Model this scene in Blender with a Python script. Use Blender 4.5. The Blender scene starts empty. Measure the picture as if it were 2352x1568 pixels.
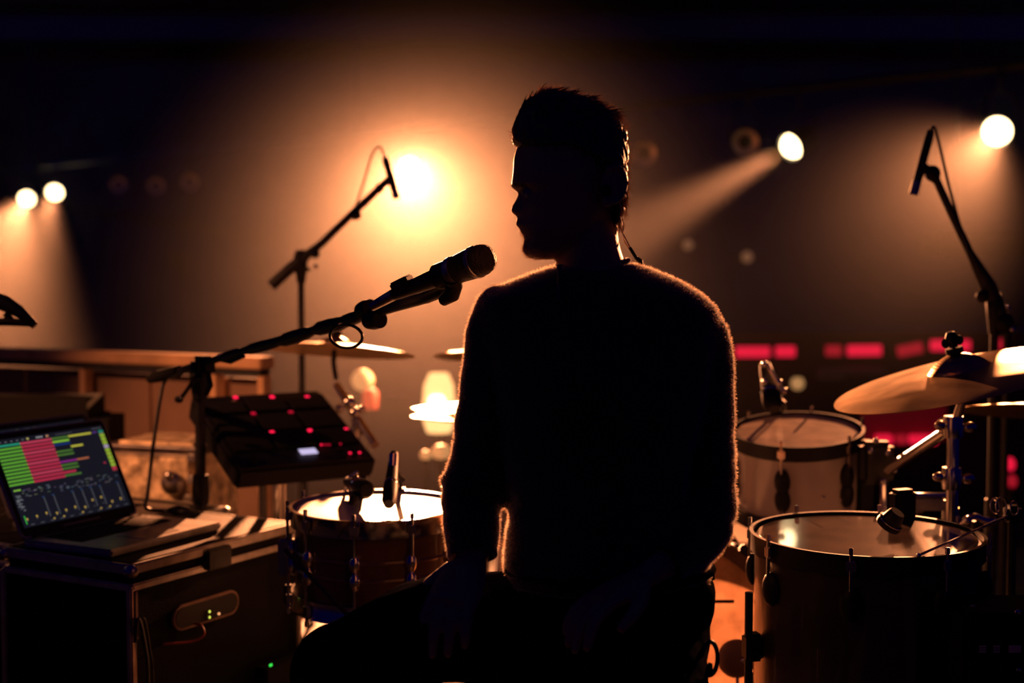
import bpy, bmesh, math, random
from mathutils import Vector, Matrix, noise
random.seed(7)
V = Vector
PI = math.pi

# ------------------------------------------------------------------ camera, world, lights, exposure
scene = bpy.context.scene
COL = scene.collection
FPX = 3267.0                                   # focal length in pixels of the 2352 x 1568 frame
PITCH = math.atan(184 / FPX)                   # horizon lies 184 px above the centre row
CAM = V((0, 0, 1.15))
FW = V((0, math.cos(PITCH), -math.sin(PITCH)))
UP = V((0, math.sin(PITCH), math.cos(PITCH)))
RT = V((1, 0, 0))
cam_data = bpy.data.cameras.new('camera')
cam_data.sensor_width = 36.0
cam_data.lens = FPX / 2352 * 36.0
cam_data.clip_start = 0.05
cam_data.clip_end = 100
cam_data.dof.use_dof = True
cam_data.dof.focus_distance = 2.38
cam_data.dof.aperture_fstop = 2.4
cam = bpy.data.objects.new('camera', cam_data)
cam.location = CAM
cam.rotation_euler = (PI / 2 - PITCH, 0, 0)
COL.objects.link(cam)
scene.camera = cam

scene.view_settings.view_transform = 'Standard'
scene.view_settings.look = 'None'
scene.view_settings.gamma = 1.0
scene.view_settings.use_curve_mapping = False
scene.view_settings.exposure = 0.0
cy = scene.cycles
cy.max_bounces = 5
cy.diffuse_bounces = 2
cy.glossy_bounces = 3
cy.transmission_bounces = 4
cy.volume_bounces = 0
cy.sample_clamp_indirect = 4.0
cy.use_denoising = True

world = bpy.data.worlds.new('dark_venue')
scene.world = world
world.use_nodes = True
bg = world.node_tree.nodes['Background']
bg.inputs['Color'].default_value = (0.05, 0.03, 1.0, 1)
bg.inputs['Strength'].default_value = 0.018

WARM = (1.0, 0.32, 0.12)
HAZE_DENSITY = 0.0045
HAZE_G = 0.75
# name: (pixel x, pixel y, aim point, watts, cone degrees, blend)
LAMP_H = 0.61                                  # lamps hang 0.61 m above the lens, on one straight bar
LAMPS = [
    ('main', 940, 385, V((0.02, 2.3, 0.48)), 13500, 27, 1.0),
    ('beam', 1820, 335, V((-1.62, 5.3, 0.12)), 24000, 20, 1.0),
    ('beam', 2290, 302, V((0.24, 2.7, 0.64)), 2700, 25, 1.0),
    ('left', 62, 456, V((-3.1, 6.0, -0.4)), 7500, 24, 1.0),
    ('left', 126, 441, V((-3.0, 7.0, -0.4)), 3600, 22, 1.0),
]
# added blue fill lamps on the side walls, to tint the dark background navy
BLUE_FILL, BLUE_FILL_W = (0.04, 0.05, 1.0), 130
# a side lamp hung high beside the stage, aimed at the railing and trunk
SIDE_POS, SIDE_AIM, SIDE_W, SIDE_CONE = V((-3.3, 2.2, 2.7)), V((-1.05, 3.95, 0.55)), 680, 30

def P(px, py, d):
    """pixel of the 2352x1568 frame + distance along the lens axis -> point"""
    return CAM + d * (FW + RT * ((px - 1176) / FPX) + UP * ((784 - py) / FPX))

def Pz(px, py, z):
    """pixel + height of the surface it lies on -> point"""
    r = FW + RT * ((px - 1176) / FPX) + UP * ((784 - py) / FPX)
    return CAM + r * ((z - CAM.z) / r.z)

def Py(px, py, y):
    r = FW + RT * ((px - 1176) / FPX) + UP * ((784 - py) / FPX)
    return CAM + r * (y / r.y)

# ------------------------------------------------------------------ materials
MATS = {}
def mat(name, col, rough=0.5, metal=0.0, emit=None, estr=0.0, noise_scale=0, noise_amt=0.0,
        bump=0.0, bump_scale=60, sheen=0.0, trans=0.0, coat=0.0, spec=0.5, alpha=1.0):
    if name in MATS: return MATS[name]
    m = bpy.data.materials.new(name); m.use_nodes = True
    nt = m.node_tree; b = nt.nodes['Principled BSDF']
    b.inputs['Base Color'].default_value = (*col, 1)
    b.inputs['Roughness'].default_value = rough
    b.inputs['Metallic'].default_value = metal
    b.inputs['Specular IOR Level'].default_value = spec
    if sheen:
        b.inputs['Sheen Weight'].default_value = sheen
        b.inputs['Sheen Roughness'].default_value = 0.4
    if coat: b.inputs['Coat Weight'].default_value = coat
    if trans: b.inputs['Transmission Weight'].default_value = trans
    if emit:
        b.inputs['Emission Color'].default_value = (*emit, 1)
        b.inputs['Emission Strength'].default_value = estr
        m.cycles.emission_sampling = 'NONE'
    if noise_scale or bump:
        tc = nt.nodes.new('ShaderNodeTexCoord')
    if noise_scale:
        n = nt.nodes.new('ShaderNodeTexNoise'); n.inputs['Scale'].default_value = noise_scale
        n.inputs['Detail'].default_value = 5
        nt.links.new(tc.outputs['Object'], n.inputs['Vector'])
        r = nt.nodes.new('ShaderNodeValToRGB')
        r.color_ramp.elements[0].position = 0.3; r.color_ramp.elements[1].position = 0.7
        r.color_ramp.elements[0].color = (*[c * (1 - noise_amt) for c in col], 1)
        r.color_ramp.elements[1].color = (*[min(1, c * (1 + noise_amt)) for c in col], 1)
        nt.links.new(n.outputs['Fac'], r.inputs['Fac'])
        nt.links.new(r.outputs['Color'], b.inputs['Base Color'])
    if bump:
        n2 = nt.nodes.new('ShaderNodeTexNoise'); n2.inputs['Scale'].default_value = bump_scale
        nt.links.new(tc.outputs['Object'], n2.inputs['Vector'])
        bp = nt.nodes.new('ShaderNodeBump'); bp.inputs['Strength'].default_value = bump
        bp.inputs['Distance'].default_value = 0.01
        nt.links.new(n2.outputs['Fac'], bp.inputs['Height'])
        nt.links.new(bp.outputs['Normal'], b.inputs['Normal'])
    MATS[name] = m
    return m

def fibre(name, col, mixf):
    m = bpy.data.materials.new(name); m.use_nodes = True; nt = m.node_tree; b = nt.nodes['Principled BSDF']
    b.inputs['Base Color'].default_value = (*col, 1); b.inputs['Roughness'].default_value = 0.35
    tl = nt.nodes.new('ShaderNodeBsdfTranslucent'); tl.inputs['Color'].default_value = (*col, 1)
    mx = nt.nodes.new('ShaderNodeMixShader'); mx.inputs[0].default_value = mixf
    nt.links.new(b.outputs[0], mx.inputs[1]); nt.links.new(tl.outputs[0], mx.inputs[2]); nt.links.new(mx.outputs[0], nt.nodes['Material Output'].inputs['Surface'])
    return m
M = {}
M['black'] = mat('black_plastic', (0.010, 0.010, 0.012), 0.5, spec=0.25)
M['blackmetal'] = mat('black_metal', (0.018, 0.018, 0.02), 0.5, 0.0, noise_scale=40, noise_amt=0.3, spec=0.3)
M['rubber'] = mat('black_rubber', (0.01, 0.01, 0.01), 0.8, spec=0.12)
M['chrome'] = mat('chrome', (0.75, 0.72, 0.68), 0.16, 1.0)
M['steel'] = mat('brushed_steel', (0.45, 0.43, 0.40), 0.32, 1.0, noise_scale=60, noise_amt=0.25)
M['alu'] = mat('aluminium_edge', (0.55, 0.53, 0.50), 0.35, 1.0, noise_scale=30, noise_amt=0.25)
M['case'] = mat('case_laminate', (0.008, 0.008, 0.009), 0.5, bump=0.2, bump_scale=300, spec=0.04)
M['cloth'] = mat('shirt_fabric', (0.030, 0.024, 0.022), 0.85, sheen=0.9, bump=0.25, bump_scale=420, spec=0.2)
M['denim'] = mat('dark_denim', (0.012, 0.013, 0.018), 1.0, bump=0.3, bump_scale=500, spec=0.0)
M['skin'] = mat('skin', (0.42, 0.22, 0.14), 0.5, bump=0.08, bump_scale=300)
M['hair'] = mat('hair', (0.05, 0.028, 0.015), 0.38, spec=0.7)
M['strand'] = fibre('hair_strand', (0.50, 0.32, 0.20), 0.5)  # lit copy of the hair colour, paler to carry the rim light
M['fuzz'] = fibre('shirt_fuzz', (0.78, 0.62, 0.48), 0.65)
M['shoe'] = mat('shoe_leather', (0.02, 0.018, 0.018), 0.5)
M['head'] = mat('drum_head_film', (0.80, 0.78, 0.74), 0.42, noise_scale=14, noise_amt=0.10, coat=0.4)
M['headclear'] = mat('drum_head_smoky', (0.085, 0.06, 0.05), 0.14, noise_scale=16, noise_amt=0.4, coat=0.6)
M['headworn'] = mat('drum_head_worn', (0.55, 0.42, 0.32), 0.30, noise_scale=18, noise_amt=0.35)
M['wrap'] = mat('drum_shell_wrap', (0.55, 0.50, 0.44), 0.25, coat=0.5, noise_scale=6, noise_amt=0.12)
M['shadedwrap'] = mat('drum_shell_shaded', (0.045, 0.036, 0.034), 0.28, coat=0.5, noise_scale=10, noise_amt=0.3)  # the rack tom's pale wrap with shade put into its colour
M['woodshell'] = mat('drum_shell_walnut', (0.11, 0.055, 0.030), 0.30, coat=0.5, noise_scale=12, noise_amt=0.4)
M['panel'] = mat('panel_board', (0.19, 0.115, 0.08), 0.6, noise_scale=5, noise_amt=0.2)
M['railwood'] = mat('rail_wood', (0.48, 0.30, 0.17), 0.45, noise_scale=9, noise_amt=0.25)
M['stage'] = mat('stage_floor_paint', (0.035, 0.03, 0.028), 0.6, noise_scale=4, noise_amt=0.4, bump=0.2, bump_scale=90)
M['rug'] = mat('rug_pile', (0.055, 0.028, 0.022), 0.95, noise_scale=12, noise_amt=0.5, bump=0.6, bump_scale=240)
M['wall'] = mat('venue_wall_paint', (0.05, 0.035, 0.03), 0.9, noise_scale=1.5, noise_amt=0.3)
M['ceil'] = mat('venue_ceiling_paint', (0.03, 0.024, 0.024), 0.9)
M['redled'] = mat('red_led', (0.2, 0, 0.01), 0.4, emit=(1.0, 0.01, 0.06), estr=1.6)
M['reddim'] = mat('red_led_dim', (0.2, 0, 0.01), 0.4, emit=(1.0, 0.01, 0.06), estr=0.45)
M['redbar'] = mat('red_light_bar', (0.2, 0, 0.01), 0.4, emit=(1.0, 0.012, 0.055), estr=0.78)
M['redbardim'] = mat('red_light_bar_dim', (0.2, 0, 0.01), 0.4, emit=(1.0, 0.02, 0.05), estr=0.30)
M['green'] = mat('green_led', (0, 0.1, 0), 0.4, emit=(0.05, 1.0, 0.10), estr=1.0)
M['yellowled'] = mat('yellow_led', (0.1, 0.1, 0), 0.4, emit=(0.8, 0.9, 0.1), estr=1.2)
M['orangeled'] = mat('orange_led', (0.1, 0.05, 0), 0.4, emit=(1.0, 0.4, 0.15), estr=1.2)
M['lcd'] = mat('lcd_backlight', (0.3, 0.3, 0.4), 0.4, emit=(0.62, 0.55, 0.85), estr=0.95)
M['lens'] = mat('lamp_lens', (0.8, 0.7, 0.5), 0.3, emit=(1.0, 0.72, 0.36), estr=9.0)
M['lensfill'] = mat('fill_lens_blue', (0.1, 0.1, 0.5), 0.3, emit=(0.05, 0.06, 1.0), estr=1.0)
M['lensoff'] = mat('lamp_lens_unlit', (0.03, 0.025, 0.02), 0.5)
M['lantern'] = mat('lantern_paper', (0.8, 0.6, 0.4), 0.6, emit=(1.0, 0.55, 0.20), estr=1.5)
M['lanterncore'] = mat('lantern_core', (0.8, 0.7, 0.5), 0.6, emit=(1.0, 0.75, 0.42), estr=6.0)
M['glow_cream'] = mat('frosted_globe', (0.7, 0.5, 0.3), 0.5, emit=(1.0, 0.50, 0.18), estr=0.40)
M['glow_red'] = mat('red_shade', (0.6, 0.1, 0.05), 0.5, emit=(1.0, 0.12, 0.05), estr=0.38)
M['greybar'] = mat('grey_shelf_paint', (0.22, 0.24, 0.20), 0.6)
M['cable'] = mat('cable_jacket', (0.012, 0.012, 0.012), 0.5)
M['redcable'] = mat('red_cable_jacket', (0.35, 0.05, 0.03), 0.45)
M['label'] = mat('paper_label', (0.75, 0.62, 0.48), 0.6)
M['gold'] = mat('gold_chain', (0.8, 0.55, 0.25), 0.25, 1.0)
M['redfelt'] = mat('red_wing_nut', (0.35, 0.03, 0.03), 0.5)
M['tape'] = mat('gaffer_tape', (0.25, 0.15, 0.10), 0.6, noise_scale=30, noise_amt=0.4)

def cymbal_mat():
    m = bpy.data.materials.new('hammered_bronze'); m.use_nodes = True
    nt = m.node_tree; b = nt.nodes['Principled BSDF']
    b.inputs['Base Color'].default_value = (0.72, 0.46, 0.20, 1)
    b.inputs['Metallic'].default_value = 1.0
    b.inputs['Roughness'].default_value = 0.30
    tc = nt.nodes.new('ShaderNodeTexCoord')
    w = nt.nodes.new('ShaderNodeTexWave'); w.wave_type = 'RINGS'; w.rings_direction = 'Z'
    w.inputs['Scale'].default_value = 70; w.inputs['Distortion'].default_value = 0.6
    nt.links.new(tc.outputs['Object'], w.inputs['Vector'])
    bp = nt.nodes.new('ShaderNodeBump'); bp.inputs['Strength'].default_value = 0.12; bp.inputs['Distance'].default_value = 0.003
    nt.links.new(w.outputs['Fac'], bp.inputs['Height'])
    nt.links.new(bp.outputs['Normal'], b.inputs['Normal'])
    n = nt.nodes.new('ShaderNodeTexNoise'); n.inputs['Scale'].default_value = 14
    nt.links.new(tc.outputs['Object'], n.inputs['Vector'])
    r = nt.nodes.new('ShaderNodeMapRange'); r.inputs['To Min'].default_value = 0.22; r.inputs['To Max'].default_value = 0.5
    nt.links.new(n.outputs['Fac'], r.inputs['Value']); nt.links.new(r.outputs['Result'], b.inputs['Roughness'])
    return m
M['bronze'] = cymbal_mat()

def attr_emission(name, strength):
    m = bpy.data.materials.new(name); m.use_nodes = True
    nt = m.node_tree; b = nt.nodes['Principled BSDF']
    a = nt.nodes.new('ShaderNodeAttribute'); a.attribute_name = 'pixel_colour'
    b.inputs['Base Color'].default_value = (0.005, 0.005, 0.006, 1)
    b.inputs['Roughness'].default_value = 0.3
    nt.links.new(a.outputs['Color'], b.inputs['Emission Color'])
    b.inputs['Emission Strength'].default_value = strength
    m.cycles.emission_sampling = 'NONE'
    return m
M['screenpix'] = attr_emission('screen_pixels', 0.75)
M['screen'] = mat('screen_panel', (0.006, 0.006, 0.008), 0.25, emit=(0.10, 0.10, 0.17), estr=0.075)

# ------------------------------------------------------------------ mesh helpers
def frame_from(z, x=None):
    z = z.normalized()
    if x is None: x = V((1, 0, 0)) if abs(z.x) < 0.9 else V((0, 1, 0))
    x = (x - z * x.dot(z)).normalized(); y = z.cross(x)
    m = Matrix.Identity(3); m.col[0] = x; m.col[1] = y; m.col[2] = z
    return m

class MB:
    def __init__(s): s.v = []; s.f = []; s.c = []
    def add(s, vs, fs):
        o = len(s.v); s.v += [V(p) for p in vs]; s.f += [tuple(i + o for i in f) for f in fs]; return s
    def box(s, c, size, R=None, bevel=0.0):
        bm = bmesh.new(); bmesh.ops.create_cube(bm, size=1)
        for v in bm.verts: v.co = V((v.co.x * size[0], v.co.y * size[1], v.co.z * size[2]))
        if bevel: bmesh.ops.bevel(bm, geom=bm.edges[:] , offset=bevel, segments=2, affect='EDGES')
        bm.verts.index_update()
        R = R or Matrix.Identity(3)
        s.add([R @ v.co + V(c) for v in bm.verts], [[v.index for v in f.verts] for f in bm.faces]); bm.free(); return s
    def tube(s, pts, r, seg=10, caps=True, closed=False):
        pts = [V(p) for p in pts]; n = len(pts)
        rs = list(r) if hasattr(r, '__len__') else [r] * n
        rings = []; prev = None
        for i, p in enumerate(pts):
            if closed: t = pts[(i + 1) % n] - pts[i - 1]
            else: t = pts[min(i + 1, n - 1)] - pts[max(i - 1, 0)]
            if t.length < 1e-9: t = V((0, 0, 1))
            t.normalize()
            if prev is None: fr = frame_from(t); x = fr.col[0].copy()
            else:
                x = prev - t * prev.dot(t)
                x = frame_from(t).col[0].copy() if x.length < 1e-6 else x.normalized()
            prev = x; y = t.cross(x)
            rings.append([p + (x * math.cos(2 * PI * k / seg) + y * math.sin(2 * PI * k / seg)) * rs[i] for k in range(seg)])
        return s.loft(rings, caps and not closed, closed)
    def loft(s, rings, caps=True, closed=False):
        k = len(rings[0]); n = len(rings); vs = [p for r in rings for p in r]; fs = []
        for i in range(n if closed else n - 1):
            a = i * k; b = ((i + 1) % n) * k
            for j in range(k): fs.append((a + j, a + (j + 1) % k, b + (j + 1) % k, b + j))
        if caps:
            fs.append(tuple(reversed(range(k)))); fs.append(tuple(range((n - 1) * k, n * k)))
        return s.add(vs, fs)
    def lathe(s, prof, origin=(0, 0, 0), R=None, seg=32, closed=False):
        """prof: (radius, height) pairs; radius 0 ends close to a point"""
        R = R or Matrix.Identity(3); o = V(origin); vs = []; fs = []; idx = []
        for (r, h) in prof:
            if r < 1e-7: idx.append([len(vs)]); vs.append(o + R @ V((0, 0, h)))
            else:
                idx.append(list(range(len(vs), len(vs) + seg)))
                vs += [o + R @ V((r * math.cos(2 * PI * k / seg), r * math.sin(2 * PI * k / seg), h)) for k in range(seg)]
        pairs = list(zip(idx, idx[1:])) + ([(idx[-1], idx[0])] if closed else [])
        for a, b in pairs:
            for k in range(seg):
                k2 = (k + 1) % seg
                if len(a) == 1 and len(b) == 1: continue
                if len(a) == 1: fs.append((a[0], b[k2], b[k]))
                elif len(b) == 1: fs.append((a[k], a[k2], b[0]))
                else: fs.append((a[k], a[k2], b[k2], b[k]))
        return s.add(vs, fs)
    def ball(s, c, r, R=None, seg=14, rows=8):
        rr = r if hasattr(r, '__len__') else (r, r, r)
        R = R or Matrix.Identity(3)
        rings = []
        prof = [(math.sin(PI * i / rows), -math.cos(PI * i / rows)) for i in range(rows + 1)]
        prof[0] = (0, -1); prof[-1] = (0, 1)
        t = MB().lathe(prof, seg=seg)
        return s.add([V(c) + R @ V((p.x * rr[0], p.y * rr[1], p.z * rr[2])) for p in t.v], t.f)
    def quad(s, a, b, c, d): return s.add([a, b, c, d], [(0, 1, 2, 3)])
    def prism(s, outline, z0, z1, R=None, o=(0, 0, 0)):
        R = R or Matrix.Identity(3); o = V(o); n = len(outline)
        return s.loft([[o + R @ V((x, y, z0)) for x, y in outline], [o + R @ V((x, y, z1)) for x, y in outline]])
    def mesh(s, name):
        me = bpy.data.meshes.new(name); me.from_pydata([tuple(p) for p in s.v], [], s.f)
        bm = bmesh.new(); bm.from_mesh(me); bmesh.ops.recalc_face_normals(bm, faces=bm.faces); bm.to_mesh(me); bm.free()
        return me
    def build(s, name, m, parent=None, smooth=35, label=None):
        o0 = origin(parent)
        if o0.length > 0: s.v = [p - o0 for p in s.v]
        return link(s.mesh(name), name, m, parent, smooth, label)

ORG = {}
def origin(parent): return ORG.get(parent.name, V((0, 0, 0))) if parent else V((0, 0, 0))
def link(me, name, m, parent=None, smooth=35, label=None):
    o = bpy.data.objects.new(name, me); COL.objects.link(o)
    if m: me.materials.append(m)
    if smooth:
        me.shade_smooth()
        try: me.set_sharp_from_angle(angle=math.radians(smooth))
        except Exception: pass
    if parent: o.parent = parent; ORG[o.name] = origin(parent)
    if label: o['label'] = label
    return o
def thing(name, label, cat, loc, group=None):
    o = bpy.data.objects.new(name, None); COL.objects.link(o); o.location = V(loc); o.empty_display_size = 0.05
    ORG[o.name] = V(loc); o['label'] = label; o['category'] = cat
    if group: o['group'] = group
    return o
def tag(o, label, cat, group=None, kind=None):
    o['label'] = label; o['category'] = cat
    if group: o['group'] = group
    if kind: o['kind'] = kind
    return o
def recentre(o, base):
    """move the origin of a single-mesh thing to its base"""
    base = V(base); o.data.transform(Matrix.Translation(-base)); o.location = base; return o
def struct(o): o['kind'] = 'structure'; return o
def bez(pts, n=24):
    """smooth polyline through points (Catmull-Rom)"""
    pts = [V(p) for p in pts]; out = []
    q = [pts[0] * 2 - pts[1]] + pts + [pts[-1] * 2 - pts[-2]]
    for i in range(1, len(q) - 2):
        a, b, c, d = q[i - 1:i + 3]
        for k in range(n):
            t = k / n
            out.append(0.5 * ((2 * b) + (c - a) * t + (2 * a - 5 * b + 4 * c - d) * t * t + (3 * b - a - 3 * c + d) * t ** 3))
    out.append(pts[-1]); return out
def arc3(c, r, a0, a1, R, n=16): return [V(c) + R @ V((r * math.cos(a0 + (a1 - a0) * i / n), r * math.sin(a0 + (a1 - a0) * i / n), 0)) for i in range(n + 1)]
def rotx(a): return Matrix.Rotation(a, 3, 'X')
def roty(a): return Matrix.Rotation(a, 3, 'Y')
def rotz(a): return Matrix.Rotation(a, 3, 'Z')
def interp(tab, x):
    if x <= tab[0][0]: return tab[0][1]
    for (a, fa), (b, fb) in zip(tab, tab[1:]):
        if x <= b: return fa + (fb - fa) * (x - a) / (b - a)
    return tab[-1][1]

# ------------------------------------------------------------------ the setting
struct(MB().box((0, 2.0, -0.05), (9, 8.6, 0.1)).build('floor', M['stage'], smooth=0))
HF = -0.40                                     # the house floor lies 0.4 m below the stage
struct(MB().box((0, 11.2, HF - 0.05), (14, 10.4, 0.1)).build('floor_house', M['stage'], smooth=0))
struct(MB().box((0, 6.25, HF / 2 - 0.05), (9, 0.1, -HF - 0.1 + 0.1)).build('trim_1', M['blackmetal'], smooth=0))
struct(MB().box((0, 16.3, 1.55), (14, 0.2, 4.0)).build('wall_back', M['wall'], smooth=0))
struct(MB().box((-7.0, 11.2, 1.55), (0.2, 10.2, 4.0)).build('wall_left', M['wall'], smooth=0))
struct(MB().box((7.0, 11.2, 1.55), (0.2, 10.2, 4.0)).build('wall_right', M['wall'], smooth=0))
cl = struct(MB().box((0, 11.2, 3.6), (14, 10.4, 0.15)).build('ceiling', M['ceil'], smooth=0))
for k, y in enumerate((7.2, 9.4, 11.6, 13.8)):
    MB().box((0, y, 3.40), (13.8, 0.16, 0.26)).build('beam', M['ceil'], cl, smooth=0)
# rug under the drum kit
rg = MB().box((0.35, 2.95, 0.004), (2.6, 1.9, 0.008)).build('rug', M['rug'], smooth=0)
tag(recentre(rg, (0.35, 2.95, 0)), 'low worn brown rug spread under the drum kit', 'rug')

# ------------------------------------------------------------------ lamps on the bar
LA = Pz(62, 456, CAM.z + LAMP_H); LB = Pz(2290, 302, CAM.z + LAMP_H)
bdir = (LB - LA).normalized()
def lamp_pos(px, py):
    """where the pixel's ray meets the upright plane through the bar"""
    n = V((-bdir.y, bdir.x, 0)); r = FW + RT * ((px - 1176) / FPX) + UP * ((784 - py) / FPX)
    return CAM + r * ((LA - CAM).dot(n) / r.dot(n))
bar = thing('lighting_bar', 'long black lighting bar carrying the round stage lamps', 'truss', LA - bdir * 1.0 + V((0, 0, 0.32)))
b0 = LA - bdir * 1.2 + V((0, 0.05, 0.30)); b1 = LB + bdir * 1.5 + V((0, 0.05, 0.30))
MB().tube([b0, b1], 0.025, 10).build('pipe', M['blackmetal'], bar)
for t in (0.1, 0.5, 0.9):
    p = b0.lerp(b1, t); MB().tube([p, V((p.x, p.y, 3.53))], 0.012, 8).build('drop_pipe', M['blackmetal'], bar)

def par_can(pos, aim, lit, label, lens_r=0.07, watts=0, cone=30, blend=0.9, group=None, hang=None, col=None):
    d = (aim - pos).normalized(); R = frame_from(d); S = 0.72
    t = thing('stage_lamp', label, 'stage lamp', pos, group)
    can = [(0.0, -0.26), (0.05, -0.26), (0.075, -0.22), (0.10, -0.14), (0.105, 0.0), (0.112, 0.02), (0.112, 0.03), (0.100, 0.03), (0.100, -0.012), (0.0, -0.012)]
    MB().lathe([(r * S, h * S) for r, h in can], pos, R, 28).build('housing', M['blackmetal'], t)
    MB().lathe([(lens_r + 0.002, -0.006), (0.104 * S, -0.003), (0.104 * S, 0.009), (lens_r + 0.002, 0.003)], pos, R, 32, closed=True).build('bezel', M['blackmetal'] if lit else M['steel'], t)
    MB().lathe([(0, lens_r * 0.80), (lens_r * 0.4, lens_r * 0.73), (lens_r * 0.75, lens_r * 0.50), (lens_r * 0.95, lens_r * 0.2), (lens_r, -0.005), (0, -0.007)], pos, R, 32).build('lens', (M['lensfill'] if col else M['lens']) if lit else M['lensoff'], t)
    side = R.col[0] if abs(R.col[0].z) < 0.5 else R.col[1]
    side = V((side.x, side.y, 0)).normalized()
    back = pos - d * 0.07
    if hang is None:
        k = (pos - b0).dot(bdir); hang = b0 + bdir * k
    top = back + V((0, 0, 0.17))
    MB().tube([back + side * 0.085, back + side * 0.095 + V((0, 0, 0.09)), top + side * 0.04, top - side * 0.04, back - side * 0.095 + V((0, 0, 0.09)), back - side * 0.085], 0.006, 8).build('yoke', M['blackmetal'], t)
    MB().tube([top, hang], 0.009, 8).build('stem', M['blackmetal'], t)
    MB().box(hang, (0.05, 0.06, 0.06), bevel=0.006).build('clamp', M['blackmetal'], t)
    if watts:
        ld = bpy.data.lights.new('lamp_beam', 'SPOT'); ld.energy = watts; ld.color = col or WARM
        ld.spot_size = math.radians(cone); ld.spot_blend = blend; ld.shadow_soft_size = 0.05
        lo = bpy.data.objects.new('lamp_beam', ld); COL.objects.link(lo); lo.parent = t
        lo.location = d * (lens_r * 0.8 + 0.055); lo.rotation_mode = 'QUATERNION'; lo.rotation_quaternion = (-d).to_track_quat('Z', 'Y')
    return t
LAB = ['blazing warm stage lamp shining through haze beside the tilted overhead microphone',
       'lit stage lamp throwing a slanting beam toward the head of the man',
       'lit stage lamp past the overhead microphone stand at the end of the bar',
       'lit stage lamp of the pair over the railing, the outer one at the bar end',
       'lit stage lamp of the pair over the railing, next to the unlit lamps']
for (kind, px, py, aim, w, c, bl), lab in zip(LAMPS, LAB):
    par_can(lamp_pos(px, py), aim, True, lab, 0.074 if kind == 'left' else 0.066, w, c, bl)
UNLIT = [(272, 424, 'unlit round stage lamp next to the lit pair over the railing'), (358, 427, 'unlit round stage lamp in the middle of three over the railing'),
         (436, 418, 'unlit round stage lamp, third on the bar from the lit pair'), (1480, 352, 'unlit round stage lamp close beside the head of the man'),
         (1712, 326, 'unlit round stage lamp next to the lamp with the slanting beam')]
for px, py, lab in UNLIT:
    p = lamp_pos(px, py)
    par_can(p, V((p.x * 0.2, 2.0, 0.6)), False, lab, 0.036, group='unlit stage lamps on the bar')
# the side lamp on its own short pipe
sp = thing('lamp_pipe', 'short vertical pipe for the side lamp beside the railing', 'pipe', V((-3.3, 2.2, 0)))
MB().tube([V((-3.42, 2.1, 0.012)), V((-3.42, 2.1, 3.0))], 0.025, 12).build('tube', M['blackmetal'], sp)
MB().lathe([(0, 0), (0.25, 0), (0.25, 0.015), (0.05, 0.03), (0, 0.03)], V((-3.42, 2.1, 0)), seg=28).build('base_plate', M['blackmetal'], sp)
par_can(SIDE_POS, SIDE_AIM, True, 'stage lamp high on the side pipe, aimed at the railing', 0.056, SIDE_W, SIDE_CONE, 1.0, hang=V((-3.42, 2.1, 2.90)))
for sx in (-1, 1):
    q = V((sx * 6.72, 9.5, 3.05))
    par_can(q, V((-sx * 1.5, 15.0, 2.6)), True, 'added blue fill lamp on the wall ' + ('over the railing side' if sx < 0 else 'over the floor tom side'), 0.056, BLUE_FILL_W, 120, 1.0, 'added blue fill lamps', hang=V((sx * 6.9, 9.5, 3.15)), col=BLUE_FILL)

# ------------------------------------------------------------------ far background: red light bars, lantern, shelves
def light_bar(a, b, h, m, label, group=None, z_floor=-1.0):
    c = (a + b) / 2; t = thing('red_light_bar', label, 'light bar', V((c.x, c.y, c.z - h)), group)
    d = b - a; R = frame_from(V((0, 0, 1)), d); Rr = Matrix.Identity(3)
    x = d.normalized(); y = V((0, 0, 1)).cross(x).normalized(); z = x.cross(y)
    Rr.col[0] = x; Rr.col[1] = y; Rr.col[2] = z
    MB().box(c, (d.length, 0.03, h), Rr, bevel=0.004).build('diffuser', m, t)
    MB().box(c + y * 0.03 , (d.length + 0.02, 0.03, h + 0.02), Rr, bevel=0.004).build('housing', M['blackmetal'], t)
DB = 9.0
BARS = [(1690, 1768, 808, 808, 'redbar'), (1782, 1826, 807, 807, 'redbar'), (1897, 1932, 805, 805, 'redbardim'),
        (1947, 2024, 805, 804, 'redbar'), (2062, 2118, 808, 797, 'redbardim'), (2138, 2228, 793, 793, 'redbar'), (2288, 2306, 791, 791, 'redbardim')]
rbl = ['long red light bar on the counter next to the shoulder of the man', 'short bright red light bar, second along the counter from the man',
       'short dim red light bar above the rack tom rim', 'long bright red light bar in the middle of the counter row',
       'tilted red light bar in the counter row', 'long red light bar above the wing nut of the big ride cymbal', 'short dim red light bar behind the overhead microphone stand']
cb = P(1990, 805, DB)
ct = thing('bar_counter', 'long dark far counter that carries the red light bars', 'counter', V((cb.x, cb.y + 0.35, HF)))
ctop = cb.z + 0.12
MB().box(V((cb.x, cb.y + 0.36, (ctop - 0.04 + HF) / 2)), (2.6, 0.60, ctop - 0.04 - HF)).build('front', M['wall'], ct, 0)
MB().box(V((cb.x, cb.y + 0.36, ctop - 0.02)), (2.7, 0.66, 0.04), bevel=0.006).build('top', M['wall'], ct)
MB().box(P(1955, 858, DB - 0.02), (0.41, 0.16, 0.068), bevel=0.006).build('shelf', M['greybar'], ct)
for (x0, x1, y0, y1, m), lb in zip(BARS, rbl):
    light_bar(P(x0, y0, DB), P(x1, y1, DB), 0.066, M[m], lb, 'red light bars on the counter')
rp = P(2075, 960, 7.25)
er = thing('equipment_rack', 'low rack with a faintly glowing red panel and a row of red lights under the ride cymbal', 'equipment rack', V((rp.x, rp.y + 0.1, HF)))
MB().box(V((rp.x, rp.y + 0.15, (rp.z + 0.20 + HF) / 2)), (0.50, 0.24, rp.z + 0.20 - HF), bevel=0.01).build('cabinet', M['black'], er)
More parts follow.
